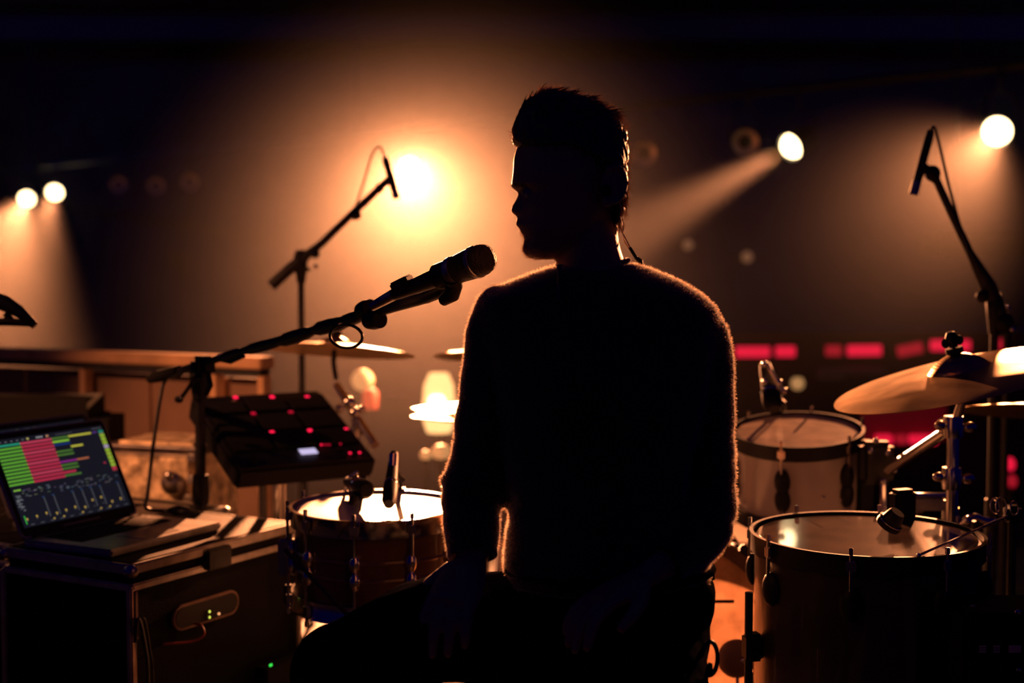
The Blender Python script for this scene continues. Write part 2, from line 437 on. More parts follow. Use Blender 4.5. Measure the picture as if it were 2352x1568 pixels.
MB().box(rp, (0.42, 0.06, 0.22)).build('front_panel', mat('red_panel_glow', (0.25, 0.015, 0.03), 0.4, emit=(1, 0.01, 0.05), estr=0.035), er)  # faint red glow put into the panel's colour; it is no lamp
for (x0, x1, y, m) in ((2012, 2048, 1009, 'redbar'), (2060, 2082, 1009, 'redbardim'), (2090, 2150, 1009, 'redbar')):
    a0_, a1_ = P(x0, y, 7.2), P(x1, y, 7.2)
    MB().box((a0_ + a1_) / 2, ((a1_ - a0_).length, 0.05, 0.044), bevel=0.004).build('red_light', M[m], er)
def post(t, p, r=0.008):
    zf = HF if p.y > 6.3 else 0.0
    MB().tube([V((p.x, p.y, zf + 0.01)), p], r, 8).build('post', M['blackmetal'], t)
    MB().lathe([(0, 0), (0.07, 0), (0.07, 0.010), (0.01, 0.018), (0, 0.018)], V((p.x, p.y, zf)), seg=20).build('foot', M['blackmetal'], t)
for (px, py, d, r), lb in zip([(2320, 1066, 6.0, 0.022), (2325, 1105, 5.8, 0.02)], ['small red lamp glowing low beyond the second cymbal', 'lower and dimmer red lamp beyond the second cymbal']):
    p = P(px, py, d); t = thing('pilot_lamp', lb, 'lamp', V((p.x, p.y, 0)))
    MB().ball(p, (r, r, r * 1.4)).build('bulb', M['redbar'] if r > .021 else M['redbardim'], t); MB().lathe([(0, -0.07), (0.03, -0.07), (0.03, -0.03), (0, -0.02)], p, seg=16).build('base', M['black'], t)
    post(t, p - V((0, 0, 0.06)))
# long dark box hung on wires at the right
p = P(2340, 560, 6.6)
t = thing('hanging_box', 'long black box hanging in the haze behind the overhead microphone stand', 'speaker', p - V((0, 0, 0.08)))
MB().box(p, (0.84, 0.35, 0.13), bevel=0.015).build('cabinet', M['black'], t)
MB().box(p + V((0, -0.18, 0)), (0.80, 0.012, 0.10), bevel=0.003).build('grille', M['rubber'], t)
for dx in (-0.3, 0.3): MB().tube([p + V((dx, 0, 0.06)), V((p.x + dx, p.y, 3.53))], 0.006, 6).build('hanging_wire', M['blackmetal'], t)
# glowing lantern behind the hi-hat
p = P(1008, 925, 7.0)
t = thing('floor_lantern', 'bright warm paper lantern glowing behind the hi-hat', 'lantern', V((p.x, p.y, HF)))
def lant(r0, h): return [(0, -h), (r0 * 0.75, -h), (r0, -h * 0.6), (r0 * 1.02, 0), (r0 * 0.92, h * 0.6), (r0 * 0.6, h), (0, h)]
MB().lathe(lant(0.078, 0.145), p, seg=24).build('shade', M['lantern'], t)
MB().lathe(lant(0.042, 0.045), p + V((-0.005, -0.06, 0.0)), seg=16).build('bulb', M['lanterncore'], t)
MB().tube([V((p.x, p.y, HF + 0.02)), p - V((0, 0, 0.14))], 0.012, 8).build('stem', M['blackmetal'], t)
MB().lathe([(0, 0), (0.12, 0), (0.12, 0.012), (0.02, 0.022), (0, 0.022)], V((p.x, p.y, HF)), seg=24).build('base', M['blackmetal'], t)
for (px, py, d, rr), lb in zip([(978, 1045, 5.6, 0.024), (1014, 1038, 5.4, 0.038)], ['small glass candle lamp under the lantern, the dimmer one', 'larger glass candle lamp under the lantern beside the arm of the man']):
    p = P(px, py, d); t = thing('candle_lamp', lb, 'lamp', V((p.x, p.y, 0)))
    MB().ball(p, (rr, rr, rr * 0.8)).build('globe', M['glow_cream'], t); MB().lathe([(0, -rr * 1.4), (rr * 0.7, -rr * 1.4), (rr * 0.6, -rr * 0.6), (0, -rr * 0.6)], p, seg=16).build('base', M['black'], t)
    post(t, p - V((0, 0, rr * 1.3)))
p = P(838, 873, 6.5)
t = thing('counter_lamp', 'blurred lamp with a cream globe over a red body under the crash cymbal', 'lamp', V((p.x, p.y, HF)))
MB().ball(p + V((-0.01, 0, 0)), (0.052, 0.05, 0.05)).build('globe', M['glow_cream'], t)
MB().lathe([(0, -0.13), (0.034, -0.13), (0.036, -0.06), (0.025, -0.04), (0, -0.04)], p + V((0.025, 0, 0)), seg=18).build('body', M['glow_red'], t)
post(t, p + V((0.02, 0, -0.12)))
p = P(1832, 880, 7.2); r = 0.034
t = thing('globe_lamp', 'round warm lamp glowing behind the clip microphone of the rack tom', 'lamp', V((p.x, p.y, HF)))
MB().ball(p, r).build('globe', M['glow_cream'], t); MB().lathe([(0, r * 0.9), (r * 0.5, r * 0.9), (r * 0.4, r * 1.5), (0, r * 1.5)], p, seg=14).build('cap', M['black'], t); post(t, p - V((0, 0, r * 0.9)))
for (px, py, r), lb in zip([(1580, 562, 0.055), (1716, 590, 0.06)], ['tiny dim wall lamp on the far wall next to the neck of the man', 'tiny dim wall lamp on the far wall above the shoulder of the man']):
    p = Py(px, py, 16.08); t = thing('wall_lamp', lb, 'lamp', V((p.x, 16.2, p.z)))
    MB().ball(p, r).build('globe', mat('dim_globe', (0.5, 0.3, 0.2), 0.5, emit=(1, .42, .15), estr=0.16), t)
    MB().tube([p, V((p.x, 16.2, p.z))], 0.02, 10).build('bracket', M['black'], t)

# ------------------------------------------------------------------ railing with panels
ra = Py(615, 830, 4.30); rb_ = Py(0, 815, 4.78)
rdir = V(((rb_ - ra).x, (rb_ - ra).y, 0)).normalized()
ztop = ra.z + 0.014
RR = frame_from(V((0, 0, 1)), rdir)
rail_end = V((ra.x, ra.y, 0)); RL = 2.1
rail = thing('railing', 'wooden railing with a flat top rail over brown panels behind the laptop', 'railing', rail_end)
def along(px):
    # distance along the railing where the pixel column crosses it
    k = (px - 1176) / FPX
    return (k * ra.y - ra.x) / (rdir.x - k * rdir.y)
MB().box(rail_end + rdir * (RL / 2) + V((0, 0, ztop - 0.018)), (RL, 0.075, 0.036), RR, bevel=0.004).build('top_rail', M['railwood'], rail)
MB().box(rail_end + rdir * (RL / 2) + V((0, 0, ztop - 0.046)), (RL - 0.02, 0.05, 0.02), RR).build('gap_strip', M['blackmetal'], rail)  # black strip put in for the dark gap under the top rail
cols = [605, 495, 195, -260]
for c_ in cols:
    MB().box(rail_end + rdir * along(c_) + V((0, 0, (ztop - 0.056) / 2)), (0.026, 0.04, ztop - 0.056), RR, bevel=0.003).build('post', M['railwood'], rail)
edges = [603, 512, 495, 330, 195, 40, -120, -260]
nrm = V((-rdir.y, rdir.x, 0)); nrm = nrm if nrm.y > 0 else -nrm
for e0, e1 in zip(edges, edges[1:]):
    a0, a1 = along(e0), along(e1)
    MB().box(rail_end + rdir * ((a0 + a1) / 2) + nrm * 0.035 + V((0, 0, (ztop - 0.07) / 2)), (a1 - a0 - 0.008, 0.016, ztop - 0.07), RR, bevel=0.002).build('panel', M['panel'], rail)

# ------------------------------------------------------------------ drums
def drum(root, c, R, r, depth, m_shell, m_head, m_hoop, m_lug, nlug=8, a0=0.0, head_drop=0.005, lug_h=0.05, lug_w=0.022, bottom=True, hoop_h=0.036, bands=()):
    """c: centre of the upper hoop's top; R: local frame, z along the drum's axis"""
    loc = lambda x, y, z: c + R @ V((x, y, z))
    sh = MB().lathe([(r, -0.02), (r, -depth + 0.02), (r - 0.008, -depth + 0.02), (r - 0.008, -0.02)], c, R, 56, closed=True).build('shell', m_shell, root)
    for bz in bands:
        MB().lathe([(r + 0.0015, bz - 0.004), (r + 0.0035, bz), (r + 0.0015, bz + 0.004), (r - 0.001, bz + 0.004), (r - 0.001, bz - 0.004)], c, R, 56, closed=True).build('bead', m_shell, sh)
    ends = [(0, 1)] + ([(-depth, -1)] if bottom else [])
    for z, s in ends:
        MB().lathe([(r + 0.004, z - s * hoop_h), (r + 0.0075, z - s * hoop_h), (r + 0.0075, z - s * 0.004), (r + 0.010, z), (r + 0.003, z), (r + 0.004, z - s * 0.006)], c, R, 56, closed=True).build('hoop', m_hoop, root)
        MB().lathe([(0, z - s * head_drop), (r * 0.55, z - s * head_drop), (r - 0.006, z - s * head_drop), (r + 0.0035, z - s * (head_drop + 0.008)), (r + 0.0035, z - s * (head_drop + 0.016)), (r - 0.004, z - s * (head_drop + 0.016)), (r - 0.010, z - s * (head_drop + 0.004)), (0, z - s * (head_drop + 0.004))], c, R, 56).build('drum_head', m_head, root)
    for k in range(nlug):
        a = a0 + 2 * PI * k / nlug; ca, sa = math.cos(a), math.sin(a)
        zs = [(-0.085, 1), (-depth + 0.085, -1)] if bottom else [(-0.085, 1)]
        Rl = Matrix.Identity(3); Rl.col[0] = V((-sa, ca, 0)); Rl.col[1] = V((ca, sa, 0)); Rl.col[2] = V((0, 0, 1)); Rl = R @ Rl
        for z, s in zs:
            l = MB().ball(loc((r + 0.006) * ca, (r + 0.006) * sa, z), (lug_w / 2 + 0.004, 0.014, lug_h / 2), Rl, 12, 8).build('lug', m_lug, root)
            top = 0.0 if s > 0 else -depth
            rd = MB().tube([loc((r + 0.013) * ca, (r + 0.013) * sa, z), loc((r + 0.013) * ca, (r + 0.013) * sa, top + s * 0.006)], 0.0032, 8)
            rd.box(loc((r + 0.013) * ca, (r + 0.013) * sa, top + s * 0.008), (0.007, 0.007, 0.012), Rl, bevel=0.001)
            rd.box(loc((r + 0.012) * ca, (r + 0.012) * sa, top - s * 0.018), (0.018, 0.010, 0.022), Rl, bevel=0.003)
            rd.build('tension_rod', M['chrome'], l)

def tripod(root, base, h, spread, r=0.008, a0=0.3, m=None, name='leg'):
    m = m or M['chrome']
    if -0.95 < base.x < 1.65 and 2.0 < base.y < 3.9: base = base + V((0, 0, 0.0085)); h -= 0.0085
    for k in range(3):
        a = a0 + 2 * PI * k / 3; d = V((math.cos(a), math.sin(a), 0))
        l = MB().tube([base + V((0, 0, h)), base + d * spread * 0.55 + V((0, 0, h * 0.45)), base + d * spread + V((0, 0, 0.012))], r, 8).build(name, m, root)
        MB().ball(base + d * spread + V((0, 0, 0.012)), (0.016, 0.016, 0.012)).build('rubber_foot', M['rubber'], l)

ID = Matrix.Identity(3)
# snare
zs_ = 0.655
sc = Pz(866, 1158, zs_); SN_R = 0.168
sn = thing('snare_drum', 'snare drum with a brightly lit white head and dark wood shell', 'drum', V((sc.x, sc.y, zs_ - 0.205)))
drum(sn, sc, rotx(math.radians(1.0)), SN_R, 0.205, M['woodshell'], M['head'], M['chrome'], M['chrome'], 10, 0.16, lug_h=0.04, lug_w=0.016, bands=(-0.085, -0.12))
MB().box(sc + V((-SN_R - 0.018, -0.03, -0.10)), (0.022, 0.03, 0.075), bevel=0.004).build('throw_off', M['chrome'], sn)
st = thing('snare_stand', 'chrome tripod stand with a basket under the snare drum', 'drum stand', V((sc.x, sc.y, 0)))
zb = zs_ - 0.205
MB().tube([V((sc.x, sc.y, 0.10)), V((sc.x, sc.y, zb - 0.03))], 0.013, 10).build('pole', M['chrome'], st)
for k in range(3):
    a = 0.9 + 2 * PI * k / 3; d = V((math.cos(a), math.sin(a), 0)); c0 = V((sc.x, sc.y, zb - 0.05))
    MB().tube([c0, c0 + d * 0.10 + V((0, 0, 0.02)), c0 + d * (SN_R + 0.018) + V((0, 0, 0.03)), c0 + d * (SN_R + 0.022) + V((0, 0, 0.075))], 0.007, 8).build('basket_arm', M['chrome'], st)
    MB().tube([c0 + d * (SN_R + 0.0195) + V((0, 0, 0.045)), c0 + d * (SN_R + 0.022) + V((0, 0, 0.083))], 0.010, 8).build('rubber_grip', M['rubber'], st)
tripod(st, V((sc.x, sc.y, 0)), 0.22, 0.26, a0=0.2)

# rack tom
TR = 0.148
tc_ = P(1831, 984, 3.40)
Rt = rotx(math.radians(9.0)) @ roty(math.radians(-3.0))
tm = thing('rack_tom', 'pale shelled rack tom with dark oval lugs and a worn amber head', 'drum', tc_ - V((0, 0, 0.2)))
drum(tm, tc_, Rt, TR, 0.215, M['wrap'], M['headworn'], M['blackmetal'], M['black'], 6, -PI / 2 - 0.42, lug_h=0.062, lug_w=0.030)
for dx, dz in ((-0.055, -0.105), (0.03, -0.125), (0.075, -0.14)):
    q = tc_ + Rt @ V((dx, -math.sqrt(TR ** 2 - dx * dx) - 0.001, dz)); MB().ball(q, 0.005).build('screw', M['chrome'], tm)
# floor tom
FR = 0.203
fz = 0.652
fc = Pz(1990, 1222, fz)
ft = thing('floor_tom', 'big floor tom with a dark glossy head and a shell coloured as in shade', 'drum', V((fc.x, fc.y, 0.02)))
drum(ft, fc, rotx(math.radians(0.6)), FR, 0.40, M['shadedwrap'], M['headclear'], M['blackmetal'], M['black'], 8, -PI / 2 - 0.36, lug_h=0.062, lug_w=0.034)
for a in (-PI * 0.93, -PI * 0.25, PI * 0.42):
    d = V((math.cos(a), math.sin(a), 0)); q = fc + d * (FR + 0.026)
    l = MB().tube([q + V((0, 0, -0.10)), q + V((0, 0, -0.50)), q + d * 0.035 + V((0, 0, -0.56)), V((q.x, q.y, 0.015)) + d * 0.035], 0.0075, 10).build('leg', M['blackmetal'], ft)
    MB().box(q - d * 0.008 + V((0, 0, -0.20)), (0.034, 0.034, 0.05), frame_from(V((0, 0, 1)), d), bevel=0.006).build('leg_bracket', M['black'], l)
    MB().ball(V((q.x, q.y, 0.024)) + d * 0.035, (0.017, 0.017, 0.013)).build('rubber_foot', M['rubber'], l)
# dampening tape strips on the floor tom head
for k, (a, b) in enumerate((((1850, 1232), (1985, 1196)), ((1880, 1236), (2010, 1202)))):
    p0, p1 = Pz(*a, fz - 0.008), Pz(*b, fz - 0.008); d = p1 - p0
    MB().box((p0 + p1) / 2, (d.length, 0.012, 0.0016), frame_from(V((0, 0, 1)), d)).build('tape_strip', M['tape'], ft)
# bass drum
kc = Pz(1520, 1560, 0.283); kc.y = 2.95; kc.x = 0.31; kc.z = 0.305
Rk = rotx(PI / 2)                                  # axis points to the drummer
kd = thing('bass_drum', 'bass drum with an amber lit batter head behind the hip of the man', 'drum', V((kc.x, kc.y, 0)))
KR = 0.272
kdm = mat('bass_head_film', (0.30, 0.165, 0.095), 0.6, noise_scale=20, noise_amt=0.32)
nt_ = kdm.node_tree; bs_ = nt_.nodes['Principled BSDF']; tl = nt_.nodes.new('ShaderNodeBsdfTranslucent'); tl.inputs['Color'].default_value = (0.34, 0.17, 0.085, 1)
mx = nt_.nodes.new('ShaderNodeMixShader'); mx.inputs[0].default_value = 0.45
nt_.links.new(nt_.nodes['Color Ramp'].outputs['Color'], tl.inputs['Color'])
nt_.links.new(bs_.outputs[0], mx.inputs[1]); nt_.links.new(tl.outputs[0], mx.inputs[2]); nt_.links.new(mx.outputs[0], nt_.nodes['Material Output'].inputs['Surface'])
MB().lathe([(KR, -0.03), (KR, -0.42), (KR - 0.008, -0.42), (KR - 0.008, -0.03)], kc, Rk, 64, closed=True).build('shell', M['wrap'], kd)
for z, s in ((0, 1), (-0.45, -1)):
    MB().lathe([(KR - 0.008, z), (KR + 0.018, z), (KR + 0.020, z - s * 0.006), (KR + 0.020, z - s * 0.034), (KR + 0.016, z - s * 0.040), (KR - 0.002, z - s * 0.040)], kc, Rk, 64, closed=True).build('hoop', M['woodshell'], kd)
    if s > 0: MB().lathe([(0, z - s * 0.012), (KR - 0.004, z - s * 0.012)], kc, Rk, 64).build('drum_head', kdm, kd)     # front head left out so lamp light reaches the batter head
for k in range(10):
    a = 0.3 + 2 * PI * k / 10
    d = Rk @ V((math.cos(a), math.sin(a), 0))
    if d.z < -0.8: continue
    for z in (0.035, 0.395):
        q = kc + d * (KR + 0.012) + Rk @ V((0, 0, -z - 0.04))
        l = MB().ball(q, (0.014, 0.036, 0.014), frame_from(d, V((1, 0, 0)))).build('lug', M['black'], kd)
        MB().tube([q + d * 0.012, q + d * 0.012 + V((0, -0.075 if z < 0.1 else 0.075, 0))], 0.0035, 8).build('tension_rod', M['chrome'], l)
        MB().box(q + d * 0.016 + V((0, -0.072 if z < 0.1 else 0.072, 0)), (0.028, 0.014, 0.018), frame_from(d, V((1, 0, 0))), bevel=0.003).build('claw', M['black'], l)
pq = Py(1662, 1384, kc.y - 0.001)
MB().box(pq + V((0, 0.012, 0)), (0.048, 0.002, 0.007), bevel=0.0005).build('head_print', M['black'], kd)
for s in (-1, 1):
    MB().tube([kc + V((s * 0.24, 0.38, -0.12)), V((kc.x + s * 0.34, kc.y + 0.42, 0.012))], 0.006, 8).build('spur', M['chrome'], kd)
# pale topped case behind the bass drum
pcz = 0.33; pa, pb_ = Pz(1600, 1246, pcz), Pz(1742, 1200, pcz)
pcs = thing('low_case', 'low case with a pale lit top behind the bass drum', 'case', V(((pa.x + pb_.x) / 2, (pa.y + pb_.y) / 2, 0)))
pw, pdp = pb_.x - pa.x, pb_.y - pa.y
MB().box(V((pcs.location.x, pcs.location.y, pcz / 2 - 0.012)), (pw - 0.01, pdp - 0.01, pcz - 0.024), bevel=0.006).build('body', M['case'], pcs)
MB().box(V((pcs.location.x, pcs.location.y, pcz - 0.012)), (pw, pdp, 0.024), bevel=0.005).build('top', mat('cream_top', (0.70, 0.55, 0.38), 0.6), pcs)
# pedal with beater
bp_ = Py(1692, 1512, 2.87)
pd = thing('bass_pedal', 'bass drum pedal with a round felt beater against the amber head', 'drum pedal', V((bp_.x, 2.72, 0.012)))
MB().ball(bp_, (0.040, 0.026, 0.040), None, 20, 12).build('beater', mat('beater_felt', (0.20, 0.12, 0.09), 0.9), pd)
MB().tube([bp_, bp_ + V((0.0, -0.05, -0.22))], 0.0045, 8).build('beater_rod', M['chrome'], pd)
MB().ball(bp_ + V((0.008, -0.022, 0.002)), 0.006).build('beater_nut', M['chrome'], pd)
MB().box(V((bp_.x, 2.62, 0.045)), (0.085, 0.27, 0.010), rotx(math.radians(12)), bevel=0.003).build('foot_board', M['steel'], pd)
MB().box(V((bp_.x, 2.66, 0.018)), (0.09, 0.34, 0.008), bevel=0.002).build('base_plate', M['blackmetal'], pd)
for s in (-1, 1):
    MB().tube([V((bp_.x + s * 0.06, 2.80, 0.014)), V((bp_.x + s * 0.06, 2.81, 0.125))], 0.007, 8).build('frame_post', M['steel'], pd)
MB().tube([V((bp_.x - 0.06, 2.81, 0.12)), V((bp_.x + 0.06, 2.81, 0.12))], 0.006, 8).build('axle', M['chrome'], pd)
MB().box(V((bp_.x, 2.80, 0.075)), (0.012, 0.004, 0.09)).build('chain', M['chrome'], pd)

# ------------------------------------------------------------------ cymbals
def cymbal(name, label, c, r, R, bell=0.045, group=None):
    h = r * 0.075; bh = bell * 0.52
    prof = [(0.006, h + bh)]
    for i in range(1, 7):
        a = i / 6; prof.append((bell * a, h + bh * math.cos(a * PI / 2) ** 0.8))
    for i in range(1, 15):
        a = i / 14; prof.append((bell + (r - bell) * a, h * (1 - a ** 1.7)))
    low = [(q, z - 0.0012) for q, z in reversed(prof)]
    t = thing(name, label, 'cymbal', c, group)
    MB().lathe(prof[6:] + low[:len(low) - 6], c, R, 96, closed=True).build('bow', M['bronze'], t, smooth=50)
    MB().lathe(prof[:7] + low[-7:], c, R, 48, closed=True).build('bell', M['bronze'], t, smooth=50)
    return t, c + R @ V((0, 0, h + bh))
def cym_top(root, p, R, nut='redfelt'):
    n = R.col[2]
    MB().lathe([(0, 0.0), (0.017, 0.0), (0.018, 0.006), (0.017, 0.012), (0, 0.012)], p, R, 20).build('felt', M['rubber'], root)
    MB().tube([p - n * 0.05, p + n * 0.045], 0.004, 8).build('tilter_rod', M['chrome'], root)
    w = MB().lathe([(0, 0.013), (0.009, 0.013), (0.008, 0.026), (0, 0.028)], p, R, 16)
    for s in (-1, 1): w.ball(p + R @ V((s * 0.014, 0, 0.024)), (0.009, 0.004, 0.010), R, 10, 6)
    w.build('wing_nut', M[nut], root)

# ride
Rr = roty(math.radians(-14.5)) @ rotx(math.radians(1.5))
rc = P(2207, 868, 2.86)
ride, rt_top = cymbal('ride_cymbal', 'large bronze ride cymbal tilted over the floor tom', rc, 0.256, Rr, 0.062)
rs = thing('cymbal_stand', 'chrome stand rising behind the floor tom to hold the ride cymbal', 'cymbal stand', V((rc.x, rc.y + 0.03, 0)))
cym_top(rs, rt_top, Rr, 'black')
MB().lathe([(0, 0.026), (0.013, 0.026), (0.013, 0.034), (0.008, 0.044), (0, 0.046)], rt_top, Rr, 18).build('nut_cap', M['black'], rs)
tl0 = rt_top - Rr.col[2] * 0.085
MB().tube([rt_top - Rr.col[2] * 0.04, tl0], 0.007, 10).build('tilter_stem', M['chrome'], rs)
pj = P(2190, 985, 2.89)
MB().tube([tl0, pj], 0.009, 10).build('upper_tube', M['chrome'], rs)
MB().tube([pj, V((pj.x, pj.y, 0.16))], 0.0125, 12).build('lower_tube', M['chrome'], rs)
MB().ball(tl0, (0.018, 0.012, 0.018)).build('tilter_gear', M['chrome'], rs)
for q in (P(2190, 980, 2.89), P(2186, 1098, 2.89)):
    cl_ = MB().lathe([(0.0, -0.022), (0.019, -0.022), (0.021, 0.0), (0.019, 0.022), (0, 0.022)], q, seg=18).build('collar', M['chrome'], rs)
    MB().ball(q + V((0.032, -0.006, 0)), (0.014, 0.006, 0.011)).build('wing_bolt', M['chrome'], cl_)
    MB().ball(q + V((-0.030, -0.010, 0.004)), (0.012, 0.007, 0.010)).build('wing_bolt', M['chrome'], cl_)
tripod(rs, V((pj.x, pj.y, 0)), 0.42, 0.27, 0.007, a0=1.75)
# arm holding the rack tom
ta, tb = P(2040, 1078, 3.20), P(2172, 990, 2.94)
th = thing('tom_holder', 'chrome L-shaped tom arm clamped between the cymbal stand and the rack tom', 'tom holder', tb)
MB().tube([ta, tb], 0.0115, 12).build('arm_tube', M['chrome'], th)
q = P(2012, 1062, 3.27)
MB().box(q, (0.075, 0.05, 0.10), bevel=0.012).build('ratchet', M['blackmetal'], th)
tp = P(1984, 1090, 3.35)
MB().tube([q, tp], 0.012, 10).build('mount_rod', M['blackmetal'], th)
MB().box(P(1985, 1105, 3.345), (0.045, 0.03, 0.20), rotx(math.radians(6)), bevel=0.012).build('mount_plate', M['black'], th)
MB().tube([P(2028, 1100, 3.24), P(2029, 1188, 3.24)], 0.008, 10).build('drop_tube', M['chrome'], th)
for (px, py) in ((2040, 1040), (2012, 1012), (2056, 1080), (2000, 1036), (2030, 1105), (2032, 1172)):
    MB().ball(P(px, py, 3.22), (0.007, 0.006, 0.007)).build('bolt', M['chrome'], th)
MB().ball(P(2178, 978, 2.92), (0.026, 0.02, 0.02)).build('clamp', M['chrome'], th)
# low bars behind the floor tom (bass drum stand hardware)
hb = thing('hardware_bar', 'bent chrome hardware bar behind the floor tom under the tom arm', 'drum hardware', P(2130, 1140, 3.1))
MB().tube([P(2085, 1134, 3.1), P(2095, 1138, 3.1), P(2172, 1138, 3.1), P(2186, 1128, 3.1), P(2188, 1098, 3.1)], 0.0065, 10).build('rod', M['chrome'], hb)
MB().tube([P(2050, 1165, 3.1), P(2050, 1140, 3.1), P(2068, 1137, 3.1)], 0.0065, 10).build('end_hook', M['steel'], hb)
MB().box(P(2125, 1157, 3.1), (0.085, 0.03, 0.026), bevel=0.004).build('clamp_block', M['steel'], hb)
MB().tube([P(2048, 1190, 3.1), P(2118, 1170, 3.1)], 0.008, 10).build('short_rod', M['steel'], hb)
MB().tube([P(2183, 1165, 3.1), P(2183, 1192, 3.1)], 0.018, 12).build('sleeve', M['steel'], hb)
MB().tube([P(2080, 1137, 3.1), P(2075, 1160, 3.1)] , 0.006, 8).build('link', M['steel'], hb)
tripod(hb, V((P(2130, 1140, 3.1).x, 3.12, 0)), 0.58, 0.16, 0.006, a0=0.5, m=M['blackmetal'])
# second cymbal on the right
Rc2 = rotx(math.radians(-10)) @ roty(math.radians(3))
c2 = P(2416, 946, 3.2)
cy2, c2t = cymbal('crash_cymbal', 'bronze crash cymbal showing its underside below the ride cymbal', c2, 0.205, Rc2, 0.05)
s2 = thing('cymbal_stand', 'chrome stand beyond the floor tom for the lower crash cymbal', 'cymbal stand', V((c2.x, c2.y + 0.02, 0)))
cym_top(s2, c2t, Rc2, 'black'); e2 = c2t - Rc2.col[2] * 0.08
MB().tube([c2t - Rc2.col[2] * 0.04, e2, V((e2.x, e2.y, 0.3)), V((e2.x, e2.y, 0.14))], [0.006, 0.008, 0.012, 0.012], 12).build('tube', M['chrome'], s2)
tripod(s2, V((e2.x, e2.y, 0)), 0.4, 0.25, a0=0.1)
# left crash
Rc = rotx(math.radians(-8.5)) @ roty(math.radians(3.5))
cc = P(768, 806, 3.9)
cr, crt = cymbal('crash_cymbal', 'thin bronze crash cymbal with a red wing nut below the singing microphone', cc, 0.222, Rc, 0.05)
cs = thing('cymbal_boom_stand', 'cymbal stand with a slanting chrome arm behind the snare drum', 'cymbal stand', V((P(868, 1035, 3.75).x, 3.75, 0)))
cym_top(cs, crt, Rc, 'redfelt')
k0 = crt - Rc.col[2] * 0.075
MB().tube([crt - Rc.col[2] * 0.04, k0, P(772, 872, 3.9)], 0.007, 10).build('tilter_stem', M['blackmetal'], cs)
k1, k2 = P(774, 885, 3.88), P(862, 1022, 3.70)
MB().tube([k1, k2], 0.0115, 12).build('boom_arm', M['chrome'], cs)
for (px, py, rr) in ((802, 925, 0.018), (815, 948, 0.016), (780, 938, 0.013), (828, 940, 0.013), (835, 985, 0.017), (822, 978, 0.012)):
    MB().ball(P(px, py, 3.78), (rr, rr * 0.8, rr)).build('joint', M['chrome'], cs)
k3 = P(815, 950, 3.80)
MB().tube([V((k3.x, 3.80, k3.z)), V((k3.x, 3.80, 0.15))], 0.0125, 12).build('lower_tube', M['chrome'], cs)
tripod(cs, V((k3.x, 3.80, 0)), 0.42, 0.28, a0=0.7)
# far dark cymbal behind the shoulder
Rc3 = rotx(math.radians(-9))
c3 = P(1150, 818, 4.3)
cy3, c3t = cymbal('crash_cymbal', 'dark cymbal half hidden behind the shoulder of the man', c3, 0.205, Rc3, 0.05)
s3 = thing('cymbal_stand', 'cymbal stand hidden behind the man, holding the half hidden cymbal', 'cymbal stand', V((c3.x, c3.y + 0.02, 0)))
cym_top(s3, c3t, Rc3, 'black'); e3 = c3t - Rc3.col[2] * 0.08
MB().tube([c3t - Rc3.col[2] * 0.04, e3, V((e3.x, e3.y, 0.14))], [0.006, 0.008, 0.012], 12).build('tube', M['chrome'], s3)
tripod(s3, V((e3.x, e3.y, 0)), 0.4, 0.25, a0=0.4)
# hi-hat
hc = P(1112, 952, 3.45)
hh, ht = cymbal('hi_hat_cymbal', 'top bronze hi-hat cymbal beside the arm of the man', hc + V((0, 0, 0.016)), 0.178, rotx(math.radians(-1.5)), 0.045, 'hi-hat cymbals')
hb2, _ = cymbal('hi_hat_cymbal', 'bottom hi-hat cymbal, turned upside down under the top one', hc - V((0, 0, 0.004)), 0.178, rotx(PI + math.radians(-1.5)), 0.045, 'hi-hat cymbals')
hs = thing('hi_hat_stand', 'chrome hi-hat stand half hidden behind the arm of the man', 'cymbal stand', V((hc.x, hc.y, 0)))
MB().tube([V((hc.x, hc.y, 0.1)), V((hc.x, hc.y, hc.z - 0.05))], 0.0125, 12).build('lower_tube', M['chrome'], hs)
MB().tube([V((hc.x, hc.y, hc.z - 0.06)), V((hc.x, hc.y, hc.z + 0.16))], 0.0035, 8).build('pull_rod', M['chrome'], hs)
MB().lathe([(0, 0), (0.012, 0), (0.012, 0.05), (0.006, 0.055), (0, 0.055)], ht, seg=14).build('clutch', M['chrome'], hs)
tripod(hs, V((hc.x, hc.y, 0)), 0.36, 0.24, a0=0.75)
MB().box(V((hc.x, hc.y - 0.12, 0.05)), (0.08, 0.26, 0.01), rotx(math.radians(10)), bevel=0.003).build('foot_board', M['steel'], hs)

# ------------------------------------------------------------------ microphones and stands
def clip_mic(name, label, a, b, r, head_m='black', holder=None, cable=None):
    """small mic from tail a to capsule b"""
    t = thing(name, label, 'microphone', a); d = (b - a); L = d.length; R = frame_from(d)
    MB().lathe([(0, 0), (r * 0.7, 0), (r * 0.8, L * 0.1), (r, L * 0.5), (r, L * 0.62), (0, L * 0.62)], a, R, 18).build('body', M['blackmetal'], t)
    MB().lathe([(0, L * 0.60), (r * 1.15, L * 0.62), (r * 1.25, L * 0.75), (r * 1.2, L * 0.92), (r * 0.8, L), (0, L)], a, R, 18).build('grille', M[head_m], t)
    MB().lathe([(r * 1.05, L * 0.58), (r * 1.2, L * 0.60), (r * 1.2, L * 0.64), (r * 1.05, L * 0.65)], a, R, 18, closed=True).build('ring', M['chrome'], t)
    if holder:
        MB().tube(holder, 0.006, 8).build('gooseneck', M['blackmetal'], t)
        MB().box(holder[-1], (0.030, 0.028, 0.05), bevel=0.006).build('rim_clamp', M['black'], t)
    if cable: MB().tube(bez(cable, 8), 0.003, 6).build('cable', M['cable'], t)
    return t
rimb = sc + V((0.0, SN_R + 0.012, 0.0))
